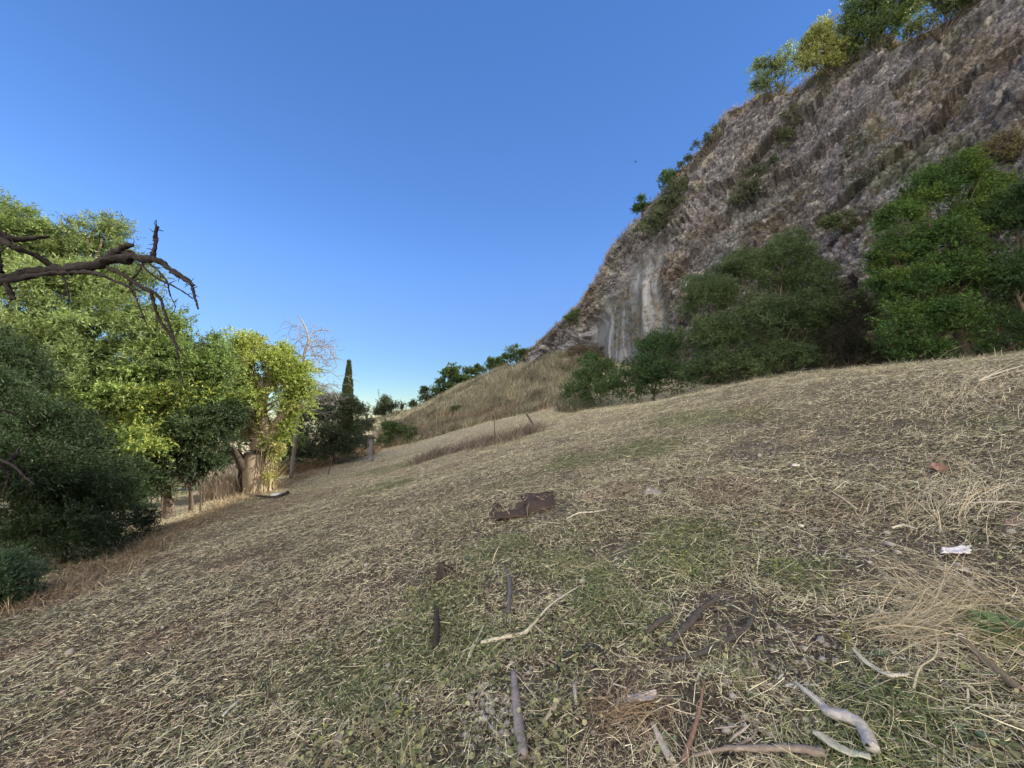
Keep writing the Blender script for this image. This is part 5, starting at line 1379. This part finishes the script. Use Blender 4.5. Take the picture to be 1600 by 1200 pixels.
herb('leafy_plant', 'green leafy tuft in the middle of the foreground weeds', (925, 935), 50, .026, (.16, .25, .08), (.11, .18, .06), 13, .07, .11)
herb('leafy_plant', 'grey-green broad leaf beside the green patch at the centre', (735, 878), 8, .05, (.13, .20, .15), (.11, .17, .11), 14, .05, .05, .65)
herb('leafy_plant', 'yellow-green leaf cluster at the lower left of the weeds', (500, 1158), 12, .026, (.32, .35, .12), (.22, .26, .09), 15, .04, .04)
herb('leafy_plant', 'flat green seedling at the bottom edge under the pale batten', (1052, 1176), 6, .03, (.16, .24, .13), (.13, .20, .10), 16, .03, .02, .8)

# a tangle of long dry stems on the right (one fallen clump)
def straw_clump(name, label, px, py, n, Lr, r, seed, az0, pal=((.56, .49, .34), (.46, .39, .26), (.64, .58, .43))):
    rng = np.random.default_rng(seed); c = gp(px, py)
    x = c[0] + rng.normal(0, r, n); y = c[1] + rng.normal(0, r * .6, n)
    az = az0 + rng.normal(0, .45, n)
    V, Fq, C = strands(x, y, rng.uniform(*Lr, n), rng.uniform(.002, .0036, n), az, rng.uniform(.2, .9, n), pick(list(pal), n, rng), None, .35, 6, rng)
    o = mesh_np(name, V, Fq, M_STRAW, cols=C); setp(o, label, 'straw clump', 'fallen clumps of long dry stems')
straw_clump('straw_clump', 'arching clump of long dry stems at the lower right', 1400, 985, 260, (.25, .6), .12, 21, -.9)
straw_clump('straw_clump', 'flat tangle of long dry stems towards the right edge', 1530, 950, 300, (.3, .6), .22, 22, 2.7)
straw_clump('straw_clump', 'golden tuft of dry stems in the middle of the right slope', 1240, 690, 120, (.12, .3), .12, 23, -1.6)
straw_clump('straw_clump', 'loose heap of long stems on the slope above the white plastic', 1480, 800, 220, (.25, .6), .35, 24, .2)
straw_clump('straw_clump', 'straw heap near the top right of the slope', 1510, 620, 260, (.3, .8), .6, 25, .3)
straw_clump('straw_clump', 'brownish straw heap left of the bottom batten', 960, 1120, 150, (.12, .3), .08, 26, -.6, ((.34, .24, .14), (.42, .33, .2), (.26, .18, .11)))

# bird far off in the sky
def bird():
    c = at(993, 253, 60); e = empty('bird', c, 'tiny dark bird flying in the blue sky left of the cliff', 'bird')
    g = Geo(); col = (.03, .03, .035)
    tube(g, [c + np.array([-.22, 0, .02]), c + np.array([-.15, 0, .02]), c, c + np.array([.13, 0, 0]), c + np.array([.26, 0, .01])], [.015, .045, .06, .035, .01], 8, 0, col, sub=3)
    g.build('body', M_DEB, e)
    for s_ in (-1, 1):
        g = Geo(); tube(g, [c, c + np.array([.02, s_ * .22, .09]), c + np.array([.10, s_ * .48, .05])], [.05, .04, .008], 6, 0, col, .25, 3); g.build('wing', M_DEB, e)
bird()

# splinters and broken canes scattered over the near ground
def splinters():
    rng = np.random.default_rng(71); protos = []
    for kind in range(5):
        g = Geo(); L = [.10, .16, .07, .22, .12][kind]; r_ = [.004, .0035, .005, .003, .006][kind]
        pts = [np.array([t_ * L, rng.normal(0, .012) * t_, .004 * math.sin(t_ * 3)]) for t_ in (-.5, -.2, .15, .5)]
        tube(g, pts, [r_ * .5, r_, r_ * .9, r_ * .3], 6, .2, [(.62, .57, .47), (.55, .48, .36), (.60, .57, .50), (.50, .42, .30), (.42, .37, .31)][kind], .45, 4, seed=kind)
        o = g.build('splinter', M_DEB); protos.append(o)
    labs = ('broken pale cane lying among the cuttings in the foreground', 'stick')
    k = 0
    for i in range(95):
        if i < 60: px = rng.uniform(820, 1590); py = rng.uniform(880, 1195)
        else: px = rng.uniform(20, 1590); py = rng.uniform(780, 1190)
        src = protos[i % 5]
        o = src if i < 5 else src.copy()
        if i >= 5: COL.objects.link(o)
        p = gp(px, py, .028); o.location = tuple(p)
        o.rotation_euler = (rng.normal(0, .25), rng.normal(0, .2), rng.uniform(0, 6.28)); sc_ = rng.uniform(.6, 1.25); o.scale = (sc_, sc_, sc_)
        setp(o, labs[0], labs[1], 'pale splinters scattered over the ground')
splinters()
